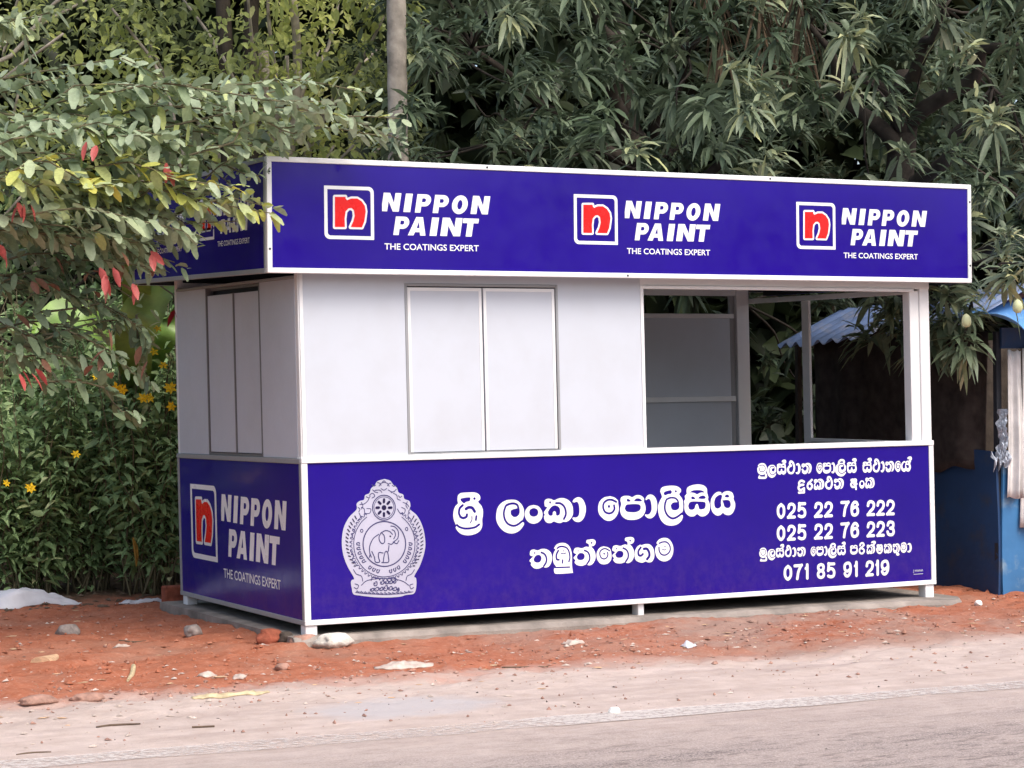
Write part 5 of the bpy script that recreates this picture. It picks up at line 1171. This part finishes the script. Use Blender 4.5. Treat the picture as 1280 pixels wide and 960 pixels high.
# --- the two mango trees behind the kiosk
def mango(name, label, base, top, limbs, C, size, tint, seed, fruits=(), r0=.17):
    rs = np.random.RandomState(seed)
    root = thing(name, label, 'tree', (base[0], base[1], float(gz(base[0], base[1]))), 'mango trees behind the kiosk')
    mb = MB(); P = limb(mb, (base[0], base[1], -.1), top, r0, r0 * .6, rs, 7, .10, 12)
    for q, t in limbs:
        a = P[int(t * (len(P) - 1))]; limb(mb, a, q, r0 * .45, .02, rs, 5, .12)
    ends = np.array([q for q, _ in limbs])
    for c in C[::3]:                               # twigs that carry the rosettes
        e = ends[np.argmin(np.linalg.norm(ends - c, axis=1))]
        m = e
        if np.linalg.norm(e - c) < 1.5 and not blocked(np.array([m])).any(): limb(mb, c, m, .006, .014, rs, 3, .12, 5)
    mb.build('trunk', M['dark_bark_and_shade'], root, smooth=True)
    lv = Leaves(); mango_rosettes(lv, C, size, tint, rs)
    lv.build('crown', M['mango_leaf'], root)
    for p in fruits:
        import bmesh
        bm = bmesh.new(); bmesh.ops.create_icosphere(bm, subdivisions=2, radius=1)
        for v in bm.verts: v.co = Vector((v.co.x * .036, v.co.y * .034, v.co.z * .048 * (1 + .15 * v.co.z))) + Vector(p) - root.location
        me = bpy.data.meshes.new('fruit'); bm.to_mesh(me); bm.free(); me.materials.append(M['fruit'])
        me.polygons.foreach_set('use_smooth', [True] * len(me.polygons)); link('fruit', me, root)
    return root

rs = np.random.RandomState(11)
GAPS = ((1035, 185, 62, 55), (1015, 45, 40, 35), (560, 150, 50, 60), (700, 60, 35, 30))
def layered(u0, u1, v0, v1, seed, front=1.0):
    rs = np.random.RandomState(seed)
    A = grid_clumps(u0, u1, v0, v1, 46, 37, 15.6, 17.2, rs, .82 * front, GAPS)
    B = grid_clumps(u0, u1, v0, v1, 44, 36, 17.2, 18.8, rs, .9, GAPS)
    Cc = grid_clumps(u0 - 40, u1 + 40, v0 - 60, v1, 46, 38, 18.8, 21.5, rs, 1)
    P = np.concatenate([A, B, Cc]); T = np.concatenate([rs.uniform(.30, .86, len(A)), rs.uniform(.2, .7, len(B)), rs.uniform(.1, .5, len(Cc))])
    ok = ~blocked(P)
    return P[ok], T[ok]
P1, T1 = layered(505, 985, -110, 245, 21)
P2, T2 = layered(985, 1420, -110, 260, 22)
# low hanging clumps seen through the window opening and right of the kiosk
rs = np.random.RandomState(31)
lowR = np.concatenate([grid_clumps(1258, 1340, 250, 345, 42, 36, 14.9, 16.4, rs, .95), grid_clumps(1172, 1222, 250, 395, 36, 34, 15.6, 16.2, rs, .95)])
thru = []
for u in range(1098, 1216, 19):
    for v in range(372, 440, 26):
        a_ = at(u + rs.uniform(-12, 12), v + rs.uniform(-10, 10), 1.0) - CAM_C
        thru.append(CAM_C + a_ * ((5.08 + rs.uniform(-.04, .08) - CAM_C[0]) / a_[0]))
thru = np.array(thru)
P2 = np.concatenate([P2, lowR, thru]); T2 = np.concatenate([T2, rs.uniform(.35, .85, len(lowR)), rs.uniform(.45, .75, len(thru))])
ok = (P2[:, 0] > 5.02) | ~((P2[:, 1] > -.5) & (P2[:, 1] < 2.75) & (P2[:, 2] < 3.05))
P2, T2 = P2[ok], T2[ok]
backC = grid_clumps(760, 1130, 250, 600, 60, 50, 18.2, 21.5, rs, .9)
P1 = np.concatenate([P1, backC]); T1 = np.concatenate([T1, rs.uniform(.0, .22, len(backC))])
# pale young shoots
young = np.array([at(945, 105, 15.4), at(935, 140, 15.3), at(915, 90, 15.5), at(965, 125, 15.4), at(795, 190, 15.6), at(640, 20, 16), at(960, 195, 15.6)])
P1 = np.concatenate([P1, young]); T1 = np.concatenate([T1, np.full(len(young), .80)])
young2 = np.array([at(1075, 20, 15.6), at(1060, 45, 15.5), at(1252, 322, 15.2), at(1262, 350, 14.8), at(1258, 296, 15.2), at(1285, 330, 14.8), at(1240, 150, 15.5)])
P2 = np.concatenate([P2, young2]); T2 = np.concatenate([T2, np.full(len(young2), .82)])
rs = np.random.RandomState(5)
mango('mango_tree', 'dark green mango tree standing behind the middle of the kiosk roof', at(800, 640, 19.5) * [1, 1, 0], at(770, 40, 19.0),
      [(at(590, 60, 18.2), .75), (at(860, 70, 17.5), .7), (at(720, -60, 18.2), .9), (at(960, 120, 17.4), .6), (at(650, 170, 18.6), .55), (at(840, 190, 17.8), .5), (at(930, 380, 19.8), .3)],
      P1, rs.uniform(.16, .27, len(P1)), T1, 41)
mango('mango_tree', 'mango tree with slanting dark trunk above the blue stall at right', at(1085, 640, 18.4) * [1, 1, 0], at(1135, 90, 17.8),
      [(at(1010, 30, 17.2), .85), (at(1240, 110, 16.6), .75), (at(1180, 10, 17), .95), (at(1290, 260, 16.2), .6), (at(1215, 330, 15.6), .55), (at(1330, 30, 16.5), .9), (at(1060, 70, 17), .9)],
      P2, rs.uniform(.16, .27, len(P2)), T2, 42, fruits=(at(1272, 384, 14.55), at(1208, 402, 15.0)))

# --- slender palm trunk rising behind the kiosk
def palm():
    base = at(495, 700, 16.8); root = thing('palm_tree', 'slender grey palm trunk rising behind the left part of the kiosk', 'tree', (base[0], base[1], float(gz(base[0], base[1]))))
    mb = MB(); P = []; Rr = []
    for k in range(60):
        t = k / 59; v = 700 - t * 900; p = at(495 + 3 * math.sin(t * 5) + 3 * t, v, 16.8)
        P.append(p); Rr.append(.083 + .004 * (k % 3 == 0) - .012 * t)
    P[0] = P[0] * [1, 1, 0] + [0, 0, -.1]
    mb.tube(P, Rr, 14); mb.build('trunk', M['bark_grey'], root, smooth=True)
    lv = Leaves(); rs = np.random.RandomState(3); top = np.array(P[-1])
    for k in range(9):
        a = k * 2.4; d = np.array([math.cos(a), math.sin(a), .5]); n = 26; t = np.linspace(.1, 1, n)
        ax = top + d[None] * (t * 2.2)[:, None] + np.array([0, 0, -1])[None] * (t * t * 1.5)[:, None]
        for s_ in (-1, 1):
            sd = np.cross(d, [0, 0, 1]) * s_
            lv.add(ax, sd[None] + d[None] * .5 + rs.randn(n, 3) * .1, .5, .04, .4, rs.uniform(.3, .7, n), rs=rs)
    lv.build('crown', M['mango_leaf'], root)
palm()

# --- pale yellow-green small-leaved trees at the back left
def back_tree(name, label, base, C, rad, n, size, mat, tint, seed, group, trunk_mat='bark_grey', r0=.10):
    rs = np.random.RandomState(seed)
    root = thing(name, label, 'tree', (base[0], base[1], float(gz(base[0], base[1]))), group)
    mb = MB(); top = C.mean(0)
    P = limb(mb, (base[0], base[1], -.1), top, r0, r0 * .5, rs, 6, .06)
    for c in C[::4]: limb(mb, P[int(rs.uniform(.4, .95) * (len(P) - 1))], c, r0 * .3, .012, rs, 4, .12, 6)
    mb.build('trunk', M[trunk_mat], root, smooth=True)
    lv = Leaves()
    for c in C:
        d = rand_dirs(n, rs); p = c + d * (rad * rs.uniform(.2, 1, n) ** .5)[:, None] * [1, 1, .7]
        k = ~blocked(p); p = p[k]; d = d[k]; m = len(p)
        L = size * rs.uniform(.6, 1.2, m)
        lv.add(p, unit(d + rs.randn(m, 3) * .7), L, L * rs.uniform(.4, .6, m), rs.uniform(0, .5, m), np.clip(tint + rs.uniform(-.38, .34) + rs.randn(m) * .12, 0, 1), prof=(.3, 1, .8, .08), rs=rs)
    lv.build('crown', mat, root); return root
rs = np.random.RandomState(8)
Cb = grid_clumps(150, 500, -70, 210, 38, 32, 18.4, 21.0, rs, .82)
back_tree('broadleaf_tree', 'sunny yellow green broadleaf tree behind the palm trunk', at(330, 650, 20.0) * [1, 1, 0], Cb, .33, 62, .105, M['back_leaf'], .55, 61, 'broadleaf trees at the back left')
Cc = grid_clumps(-520, 190, -80, 250, 42, 36, 18.8, 21.2, rs, .85)
back_tree('broadleaf_tree', 'dull olive broadleaf tree at the far left behind the flowering bushes', at(40, 650, 20.5) * [1, 1, 0], Cc, .38, 55, .095, M['back_leaf'], .42, 62, 'broadleaf trees at the back left')
Ce = grid_clumps(-480, 260, 240, 520, 44, 36, 19.5, 22.0, rs, .85)
back_tree('broadleaf_tree', 'low dark green tree between the flowering bushes and olive tree', at(120, 650, 21.0) * [1, 1, 0], Ce, .36, 55, .12, M['bush_leaf'], .35, 63, 'broadleaf trees at the back left', 'dark_bark_and_shade')
# pale lichen-covered thin trunk among them
mb = MB(); P = [at(366 + 6 * math.sin(v * .02), v, 19.5) for v in range(640, -360, -40)]; P[0] = P[0] * [1, 1, 0] + [0, 0, -.1]
root = thing('thin_tree', 'thin pale lichen spotted trunk left of the palm', 'tree', (P[0][0], P[0][1], 0))
mb.tube(P, np.linspace(.055, .03, len(P)), 9).build('trunk', M['bark_grey'], root, smooth=True)
lv = Leaves(); n = 200; C0 = at(370, -330, 19.5); d = rand_dirs(n, rs); lv.add(C0 + d * [.9, .9, .5] * rs.uniform(.3, 1, (n, 1)), d, .11, .05, .3, rs.uniform(.3, .7, n), rs=rs); lv.build('crown', M['back_leaf'], root)
# dark twin trunks at the upper left
for u, ln, lab in ((282, 60, 'dark rough trunk behind the upper left foliage, left of a thinner one'), (318, 75, 'dark narrow trunk behind the upper left foliage near the pale tree')):
    P = [at(u + 5 * math.sin(v * .013 + u), v, 19.3) for v in range(640, -360, -40)]; P[0] = P[0] * [1, 1, 0] + [0, 0, -.1]
    root = thing('dark_tree', lab, 'tree', (P[0][0], P[0][1], 0), 'dark trunks at the upper left')
    MB().tube(P, np.linspace(.10, .05, len(P)), 9).build('trunk', M['dark_bark_and_shade'], root, smooth=True)
    lv = Leaves(); n = 220; C0 = at(u, -330, 19.3); d = rand_dirs(n, rs); p = C0 + d * [1.1, 1.1, .45] * rs.uniform(.3, 1, (n, 1))
    lv.add(p, d, .14, .05, .4, rs.uniform(.1, .5, n), rs=rs); lv.build('crown', M['bush_leaf'], root)

# --- dry brown palm frond caught in the mango branches
fr_ = thing('dry_palm_frond', 'brown dry palm frond hanging between the mango trees', 'frond', tuple(at(960, -80, 17.3)))
lv = Leaves(); rs = np.random.RandomState(77)
for k in range(3):
    a, b = at(870 + k * 60, -90, 17.4), at(905 + k * 50, 60, 17.1)
    t = np.linspace(0, 1, 30); ax = a + (b - a) * t[:, None]; ax[:, 2] += .25 * np.sin(t * 3.1)
    for s_ in (-1, 1): lv.add(ax, np.array([s_ * .35, -.1, -1.0]) + rs.randn(30, 3) * .12, rs.uniform(.35, .6, 30), .022, .2, rs.uniform(0, 1, 30), rs=rs)
    MB().tube(ax[::5], .012, 6).build('midrib', M['twig'], fr_)
lv.build('leaflets', M['dry_frond'], fr_)

# --- far wood: a mass nobody could count
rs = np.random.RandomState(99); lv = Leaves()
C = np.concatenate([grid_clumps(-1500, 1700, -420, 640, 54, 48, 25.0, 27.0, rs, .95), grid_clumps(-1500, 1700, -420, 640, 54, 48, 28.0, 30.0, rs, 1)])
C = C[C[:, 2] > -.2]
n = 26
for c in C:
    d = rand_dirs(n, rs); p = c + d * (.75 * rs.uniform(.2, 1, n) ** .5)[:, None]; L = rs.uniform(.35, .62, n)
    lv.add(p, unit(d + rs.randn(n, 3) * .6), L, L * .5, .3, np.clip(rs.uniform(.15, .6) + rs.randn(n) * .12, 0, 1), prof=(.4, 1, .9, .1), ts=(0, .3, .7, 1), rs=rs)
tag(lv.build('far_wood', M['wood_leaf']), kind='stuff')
lv = Leaves(); rs = np.random.RandomState(98)                     # the wood across the road, seen only in the glossy panels
for k in range(420):
    c = np.array([rs.uniform(-45, 40), rs.uniform(-34, -29), rs.uniform(.2, 6.5)]); n = 22
    d = rand_dirs(n, rs); p = c + d * (1.1 * rs.uniform(.2, 1, n) ** .5)[:, None]; L = rs.uniform(.5, .9, n)
    lv.add(p, unit(d + rs.randn(n, 3) * .6), L, L * .5, .3, np.clip(rs.uniform(.2, .7) + rs.randn(n) * .12, 0, 1), prof=(.4, 1, .9, .1), rs=rs)
tag(lv.build('roadside_wood', M['wood_leaf']), kind='stuff')

# --- overhanging roadside tree at the left: feathery sprays in front of the side fascia
def spray(lv, mb, a, b, n, L, tint, rs, sag=.06, twig=.005):
    a = np.array(a); b = np.array(b); t = np.linspace(0, 1, n); ax = a + (b - a) * t[:, None]
    ln = np.linalg.norm(b - a); ax[:, 2] += sag * ln * np.sin(t * math.pi) - .02 * ln * t * t
    ax += np.stack([np.interp(t, np.linspace(0, 1, 5), rs.randn(5) * .045) for _ in range(3)], 1)
    mb.tube(ax[::2], np.linspace(twig * 1.6, twig * .6, len(ax[::2])), 5)
    d = unit(b - a); sd = unit(np.cross(d, [0, 0, 1.0]))
    for s_ in (-1, 1):
        k = len(ax)
        D = d[None] * rs.uniform(.25, .8, (k, 1)) + sd[None] * s_ * rs.uniform(.5, 1, (k, 1)) + np.array([0, 0, 1.0]) * rs.uniform(-.8, .5, (k, 1)) + rs.randn(k, 3) * .30
        LL = L * rs.uniform(.55, 1.2, k) * np.interp(t, [0, .7, 1], [1, 1, .7])
        lv.add(ax + rs.randn(k, 3) * .012, D, LL, LL * rs.uniform(.38, .48, k), rs.uniform(.0, .45, k), np.clip(tint + rs.randn(k) * .10, 0, .9), prof=(.32, 1, .95, .34), ts=(0, .3, .74, 1), fold=.10, roll=.35, rs=rs)
rs = np.random.RandomState(123)
tb = at(-330, 760, 12.6); tb = np.array([tb[0], tb[1], 0.0])
road_tree = thing('roadside_tree', 'overhanging tree with feathery grey green sprays in front of the kiosk left fascia', 'tree', (tb[0], tb[1], float(gz(tb[0], tb[1]))))
mb = MB(); fork = at(-300, 330, 12.6)
limb(mb, (tb[0], tb[1], -.1), fork, .13, .09, rs, 6, .05, 12)
hubs = [at(-60, 90, 12.8), at(-70, 190, 12.4), at(-60, 290, 12.2), at(-60, 400, 12.6), at(-80, 20, 13.2)]
for h in hubs: limb(mb, fork, h, .06, .022, rs, 5, .08)
lv = Leaves()
#        u0   v0   u1   v1   d0    d1   n   L   tint
SPR = [(-60, 120, 205, 92, 12.9, 12.8, 22, .12, .55), (-60, 150, 275, 120, 12.7, 12.6, 26, .12, .55), (100, 150, 515, 152, 12.6, 12.7, 34, .125, .55),
       (150, 160, 455, 98, 12.8, 12.9, 28, .12, .62), (-60, 190, 180, 160, 12.3, 12.2, 22, .13, .50), (-60, 170, 330, 185, 12.6, 12.5, 30, .125, .52),
       (120, 175, 480, 178, 12.8, 12.8, 30, .12, .45), (-60, 215, 250, 195, 12.4, 12.5, 26, .12, .45), (200, 170, 500, 140, 12.6, 12.6, 24, .11, .60),
       (-60, 250, 160, 226, 12.1, 12.0, 20, .12, .73), (60, 240, 340, 262, 12.4, 12.6, 26, .12, .72), (20, 225, 300, 240, 12.3, 12.4, 26, .12, .74),
       (-40, 270, 230, 290, 12.2, 12.4, 24, .12, .55), (60, 265, 200, 330, 12.5, 12.7, 16, .11, .40),
       (40, 262, 250, 300, 12.5, 12.6, 22, .12, .55), (90, 245, 290, 282, 12.55, 12.7, 22, .115, .62), (20, 290, 215, 322, 12.5, 12.7, 20, .115, .40),
       (180, 240, 336, 255, 12.4, 12.6, 18, .115, .70), (-60, 300, 190, 335, 12.4, 12.5, 24, .12, .40), (-60, 60, 62, 22, 12.6, 12.5, 12, .12, .65),
       (-60, 10, 50, 46, 12.6, 12.5, 12, .12, .6), (210, 225, 330, 215, 12.6, 12.7, 14, .10, .45)]
for u0, v0, u1, v1, d0, d1, n, L, tn in SPR:
    spray(lv, mb, at(u0, v0, d0), at(u1, v1, d1), int(n * 1.15), L * 1.12, tn, rs)
    for k in range(1):
        j = lambda s_: rs.uniform(-s_, s_)
        e = rs.uniform(.55, .95)
        spray(lv, mb, at(u0 + j(30), v0 + j(30), d0 + j(.3)), at(u0 + (u1 - u0) * e, v0 + (v1 - v0) * e + j(26), d1 + j(.25)), int(n * 1.0), L * 1.05, tn - .06 + j(.08), rs)
for k in range(34):                                            # fill of shorter, darker sprays behind
    u0 = rs.uniform(-70, 170); v0 = rs.uniform(120, 420); ln = rs.uniform(70, 190); a = rs.uniform(-.45, .75)
    u1 = min(u0 + ln * math.cos(a), 330 if v0 < 300 else 205); v1 = v0 + ln * math.sin(a) * .8
    if u1 > 190 and v1 > 320: u1 = 185
    if any(abs(v0 + (v1 - v0) * q - b_) < 42 and abs(u0 + (u1 - u0) * q - a_) < 45 for q in (.3, .5, .7, .9) for a_, b_ in ((148, 205), (192, 375))): continue
    d = rs.uniform(12.7, 13.3); tn = rs.uniform(.15, .45) if v0 > 240 else rs.uniform(.3, .55)
    spray(lv, mb, at(u0, v0, d), at(u1, v1, d + rs.uniform(-.2, .2)), int(ln / 9), .11, tn, rs)
for k in range(16):                                            # brownish lower sprays
    u0 = rs.uniform(-70, 60); v0 = rs.uniform(320, 470); ln = rs.uniform(80, 170)
    spray(lv, mb, at(u0, v0, 12.7), at(min(u0 + ln, 190), v0 + rs.uniform(-20, 60), 12.8), int(ln / 10), .11, rs.choice([.1, .2, .3, .3]), rs)
for u, v in ((120, 178), (25, 255), (132, 330), (128, 348), (170, 350), (4, 312), (190, 312), (36, 258), (32, 470), (40, 460), (205, 205), (150, 172)):
    p = at(u, v, 12.1 if u < 150 else 12.4); k = 2
    lv.add(np.tile(p, (k, 1)) + rs.randn(k, 3) * .02, np.array([.2, -.2, -.8]) + rs.randn(k, 3) * .4, .095, .042, .2, .975 + rs.rand(k) * .025, prof=(.25, .95, .92, .2), rs=rs)
for k in range(26):
    u, v = rs.uniform(-20, 190), rs.uniform(300, 480); p = at(u, v, rs.uniform(12.3, 12.8))
    lv.add(p[None], rs.randn(1, 3) + [[0, -.3, -.8]], .10, .045, .2, .93 + .025 * rs.rand(1), prof=(.25, .95, .92, .2), rs=rs)
# the rest of its crown, over and beside the verge to the left
for k in range(70):
    c = np.array([rs.uniform(-9.0, -4.0), rs.uniform(-.6, 4.5), 0]); c[2] = rs.uniform(1.9, 6.5)
    n = 60; dd = rand_dirs(n, rs); p = c + dd * .75 * rs.uniform(.1, 1, (n, 1)) ** .5; LL = rs.uniform(.12, .22, n)
    lv.add(p, unit(dd + rs.randn(n, 3) * .6), LL, LL * .5, .3, np.clip(.45 + rs.randn(n) * .12, 0, .9), rs=rs)
for h in ((-4.5, .5, 4.5), (-6.5, 2, 4.2), (-3.6, 2.4, 5.2), (-7.0, .2, 3.0)): limb(mb, fork, h, .07, .03, rs, 5, .1)
lv.build('foliage', M['spray_leaf'], road_tree)
mb.build('trunk', M['twig_green'], road_tree, smooth=True)

# --- flowering bushes at the left
def flower(p, r, rs):
    mb = MB(); n_ = unit(np.array([-.2 + rs.randn() * .3, -1.0, .45 + rs.randn() * .3])); s1 = unit(np.cross(n_, [0, 0, 1.0])); s2 = np.cross(s1, n_)
    k = rs.randint(5, 8); r = r * rs.uniform(.7, 1.15)
    for q in range(k):
        a = 2 * math.pi * (q + rs.uniform(-.2, .2)) / k; d = s1 * math.cos(a) + s2 * math.sin(a); e = -s1 * math.sin(a) + s2 * math.cos(a)
        mb.add([p, p + d * r * .5 + e * r * .26 + n_ * r * .12, p + d * r + n_ * r * .05, p + d * r * .5 - e * r * .26 + n_ * r * .12], [(0, 1, 2, 3)])
    mb.add([p + n_ * r * .2] + [p + (s1 * math.cos(2 * math.pi * q / 6) + s2 * math.sin(2 * math.pi * q / 6)) * r * .22 + n_ * r * .1 for q in range(6)], [(0, 1 + q, 1 + (q + 1) % 6) for q in range(6)])
    return mb
def bush(label, base, h, spread, nst, nl, L, tint, seed, flowers=()):
    rs = np.random.RandomState(seed); z0 = float(gz(base[0], base[1]))
    root = thing('flowering_bush', label, 'bush', (base[0], base[1], z0), 'flowering bushes at the left')
    mb = MB(); lv = Leaves()
    for k in range(nst):
        a = rs.uniform(0, 6.283); r = spread * rs.uniform(.2, 1) ** .6
        e = np.array([base[0] + r * math.cos(a), base[1] + r * math.sin(a) * .8, z0 + h * rs.uniform(.45, 1.0)])
        P = limb(mb, (base[0] + rs.randn() * .10, base[1] + rs.randn() * .08, z0 - .03), e, .009, .003, rs, 4, .10, 5)
        n = nl; t = rs.uniform(.17, 1.0, n) ** .85; idx = (t * (len(P) - 1)).astype(int); p = P[idx] + rs.randn(n, 3) * .05
        D = unit(rand_dirs(n, rs, -.5, .6) + np.array([0, -.25, 0.1]))
        p = p + D * .03; kk = ~blocked(p)
        LL = L * rs.uniform(.6, 1.2, n)
        lv.add(p[kk], D[kk], LL[kk], (LL * rs.uniform(.34, .5, n))[kk], rs.uniform(.1, .7, n)[kk], np.clip(tint + rs.uniform(-.22, .28) + rs.randn(n) * .12, 0, .95)[kk], prof=(.2, 1, .7, .04), rs=rs)
    mb.build('stems', M['twig_green'], root, smooth=True); lv.build('foliage', M['bush_leaf'], root)
    for p in flowers: flower(np.array(p), .045, rs).build('flower', M['petal'], root)
    return root
bush('tall flowering bush with yellow blooms right beside the kiosk left wall', at(190, 745, 16.3) * [1, 1, 0], 2.25, .50, 44, 58, .115, .45, 1,
     [at(197, 411, 15.25), at(204, 457, 15.25), at(146, 484, 15.25), at(153, 487, 15.25), at(178, 498, 15.25), at(186, 497, 15.25), at(213, 485, 15.25), at(214, 508, 15.25)])
bush('leafy flowering bush behind the white strip, two places left of the kiosk', at(110, 745, 16.6) * [1, 1, 0], 1.95, .55, 44, 58, .115, .40, 2, [at(95, 568, 15.5), at(192, 440, 15.4)])
bush('broad flowering bush directly behind the crumpled white sheet', at(30, 742, 16.4) * [1, 1, 0], 1.8, .55, 46, 58, .115, .48, 3, [at(8, 604, 15.4), at(38, 610, 15.4)])
bush('flowering bush at the left picture edge behind the sheet', at(-60, 740, 16.5) * [1, 1, 0], 1.9, .55, 44, 58, .115, .42, 4, [at(-30, 560, 15.9)])
bush('dark bush hidden low behind the kiosk rear left corner', at(250, 745, 17.4) * [1, 1, 0], 2.1, .55, 30, 46, .12, .30, 5, [at(212, 600, 16.8)])
bush('rear flowering bush rising behind the bushes by the white sheet', at(70, 745, 18.0) * [1, 1, 0], 2.5, .75, 40, 50, .13, .36, 6)
bush('rear flowering bush between the tall bush and the low dark tree', at(165, 745, 18.2) * [1, 1, 0], 2.6, .7, 40, 50, .13, .32, 7, [at(120, 470, 16.8)])
# fallen orange leaf caught under the bushes
lv = Leaves(); p = at(165, 672, 15.75); lv.add(p[None], [[.1, -.1, -1.0]], .20, .12, .05, .5, prof=(.3, 1, .9, .2), roll=.1)
o = lv.build('dead_leaf', M['dead_orange']); tag(o, 'large withered orange leaf hanging under the bushes', 'leaf')

# --- banana leaves
def blade(P, wd, mat, name, parent, nrm):
    P = smooth_line(P, 5); n = len(P); V = []; F = []
    for i, p in enumerate(P):
        t = i / (n - 1); d = unit(P[min(i + 1, n - 1)] - P[max(i - 1, 0)]); s_ = unit(np.cross(d, nrm)); w_ = wd * (math.sin(math.pi * min(1, t * .92 + .08)) ** .6) * .5
        up = np.cross(s_, d) * .12 * wd
        V += [p - s_ * w_ + up, p - s_ * w_ * .5 + up * .3, p, p + s_ * w_ * .5 + up * .3, p + s_ * w_ + up]
        if i:
            for k in range(4): a = 5 * (i - 1) + k; F.append((a, a + 1, a + 6, a + 5))
    MB().add(V, F).build(name, mat, parent, smooth=True)
bp = at(185, 745, 17.2)
ban = thing('banana_plant', 'banana plant with broad bright leaves behind the left sprays', 'banana plant', (bp[0], bp[1], float(gz(bp[0], bp[1]))))
nrm = CAM_C - bp; nrm = nrm / np.linalg.norm(nrm)
MB().tube([(bp[0], bp[1], -.08), at(180, 600, 17.2), at(170, 500, 16.8)], [.06, .05, .03], 10).build('stem', M['banana_leaf'], ban, smooth=True)
blade([at(170, 500, 16.8), at(170, 420, 15.5), at(190, 375, 15.4), at(222, 345, 15.4)], .30, M['banana_leaf'], 'leaf', ban, nrm + [0, 0, .2])
blade([at(170, 500, 16.8), at(170, 330, 15.0), at(162, 250, 13.6), at(128, 160, 12.15)], .22, M['banana_leaf'], 'leaf', ban, nrm)
blade([at(170, 500, 16.8), at(120, 410, 15.9), at(80, 390, 15.8), at(40, 420, 15.7)], .26, M['banana_leaf'], 'leaf', ban, nrm + [0, 0, .6])
blade([at(170, 500, 16.8), at(200, 430, 16.1), at(215, 400, 16.1), at(216, 380, 16.0)], .20, M['banana_leaf'], 'leaf', ban, nrm + [.3, 0, .2])
# drooping red flower bract against the side wall
p = at(216, 368, 15.15); q = at(222, 402, 15.0)
mb = MB().tube([at(190, 350, 15.3), p, at(221, 388, 15.05)], .006, 5)
root = thing('red_bract', 'drooping dark red flower bract against the kiosk left wall', 'flower', tuple(p))
mb.build('stalk', M['twig_green'], root)
lv = Leaves(); lv.add(np.tile(at(221, 386, 15.05), (5, 1)), np.array([0, 0, -1.0]) + RNG.randn(5, 3) * .35, .13, .06, .1, .5); lv.build('petals', M['bract_red'], root)
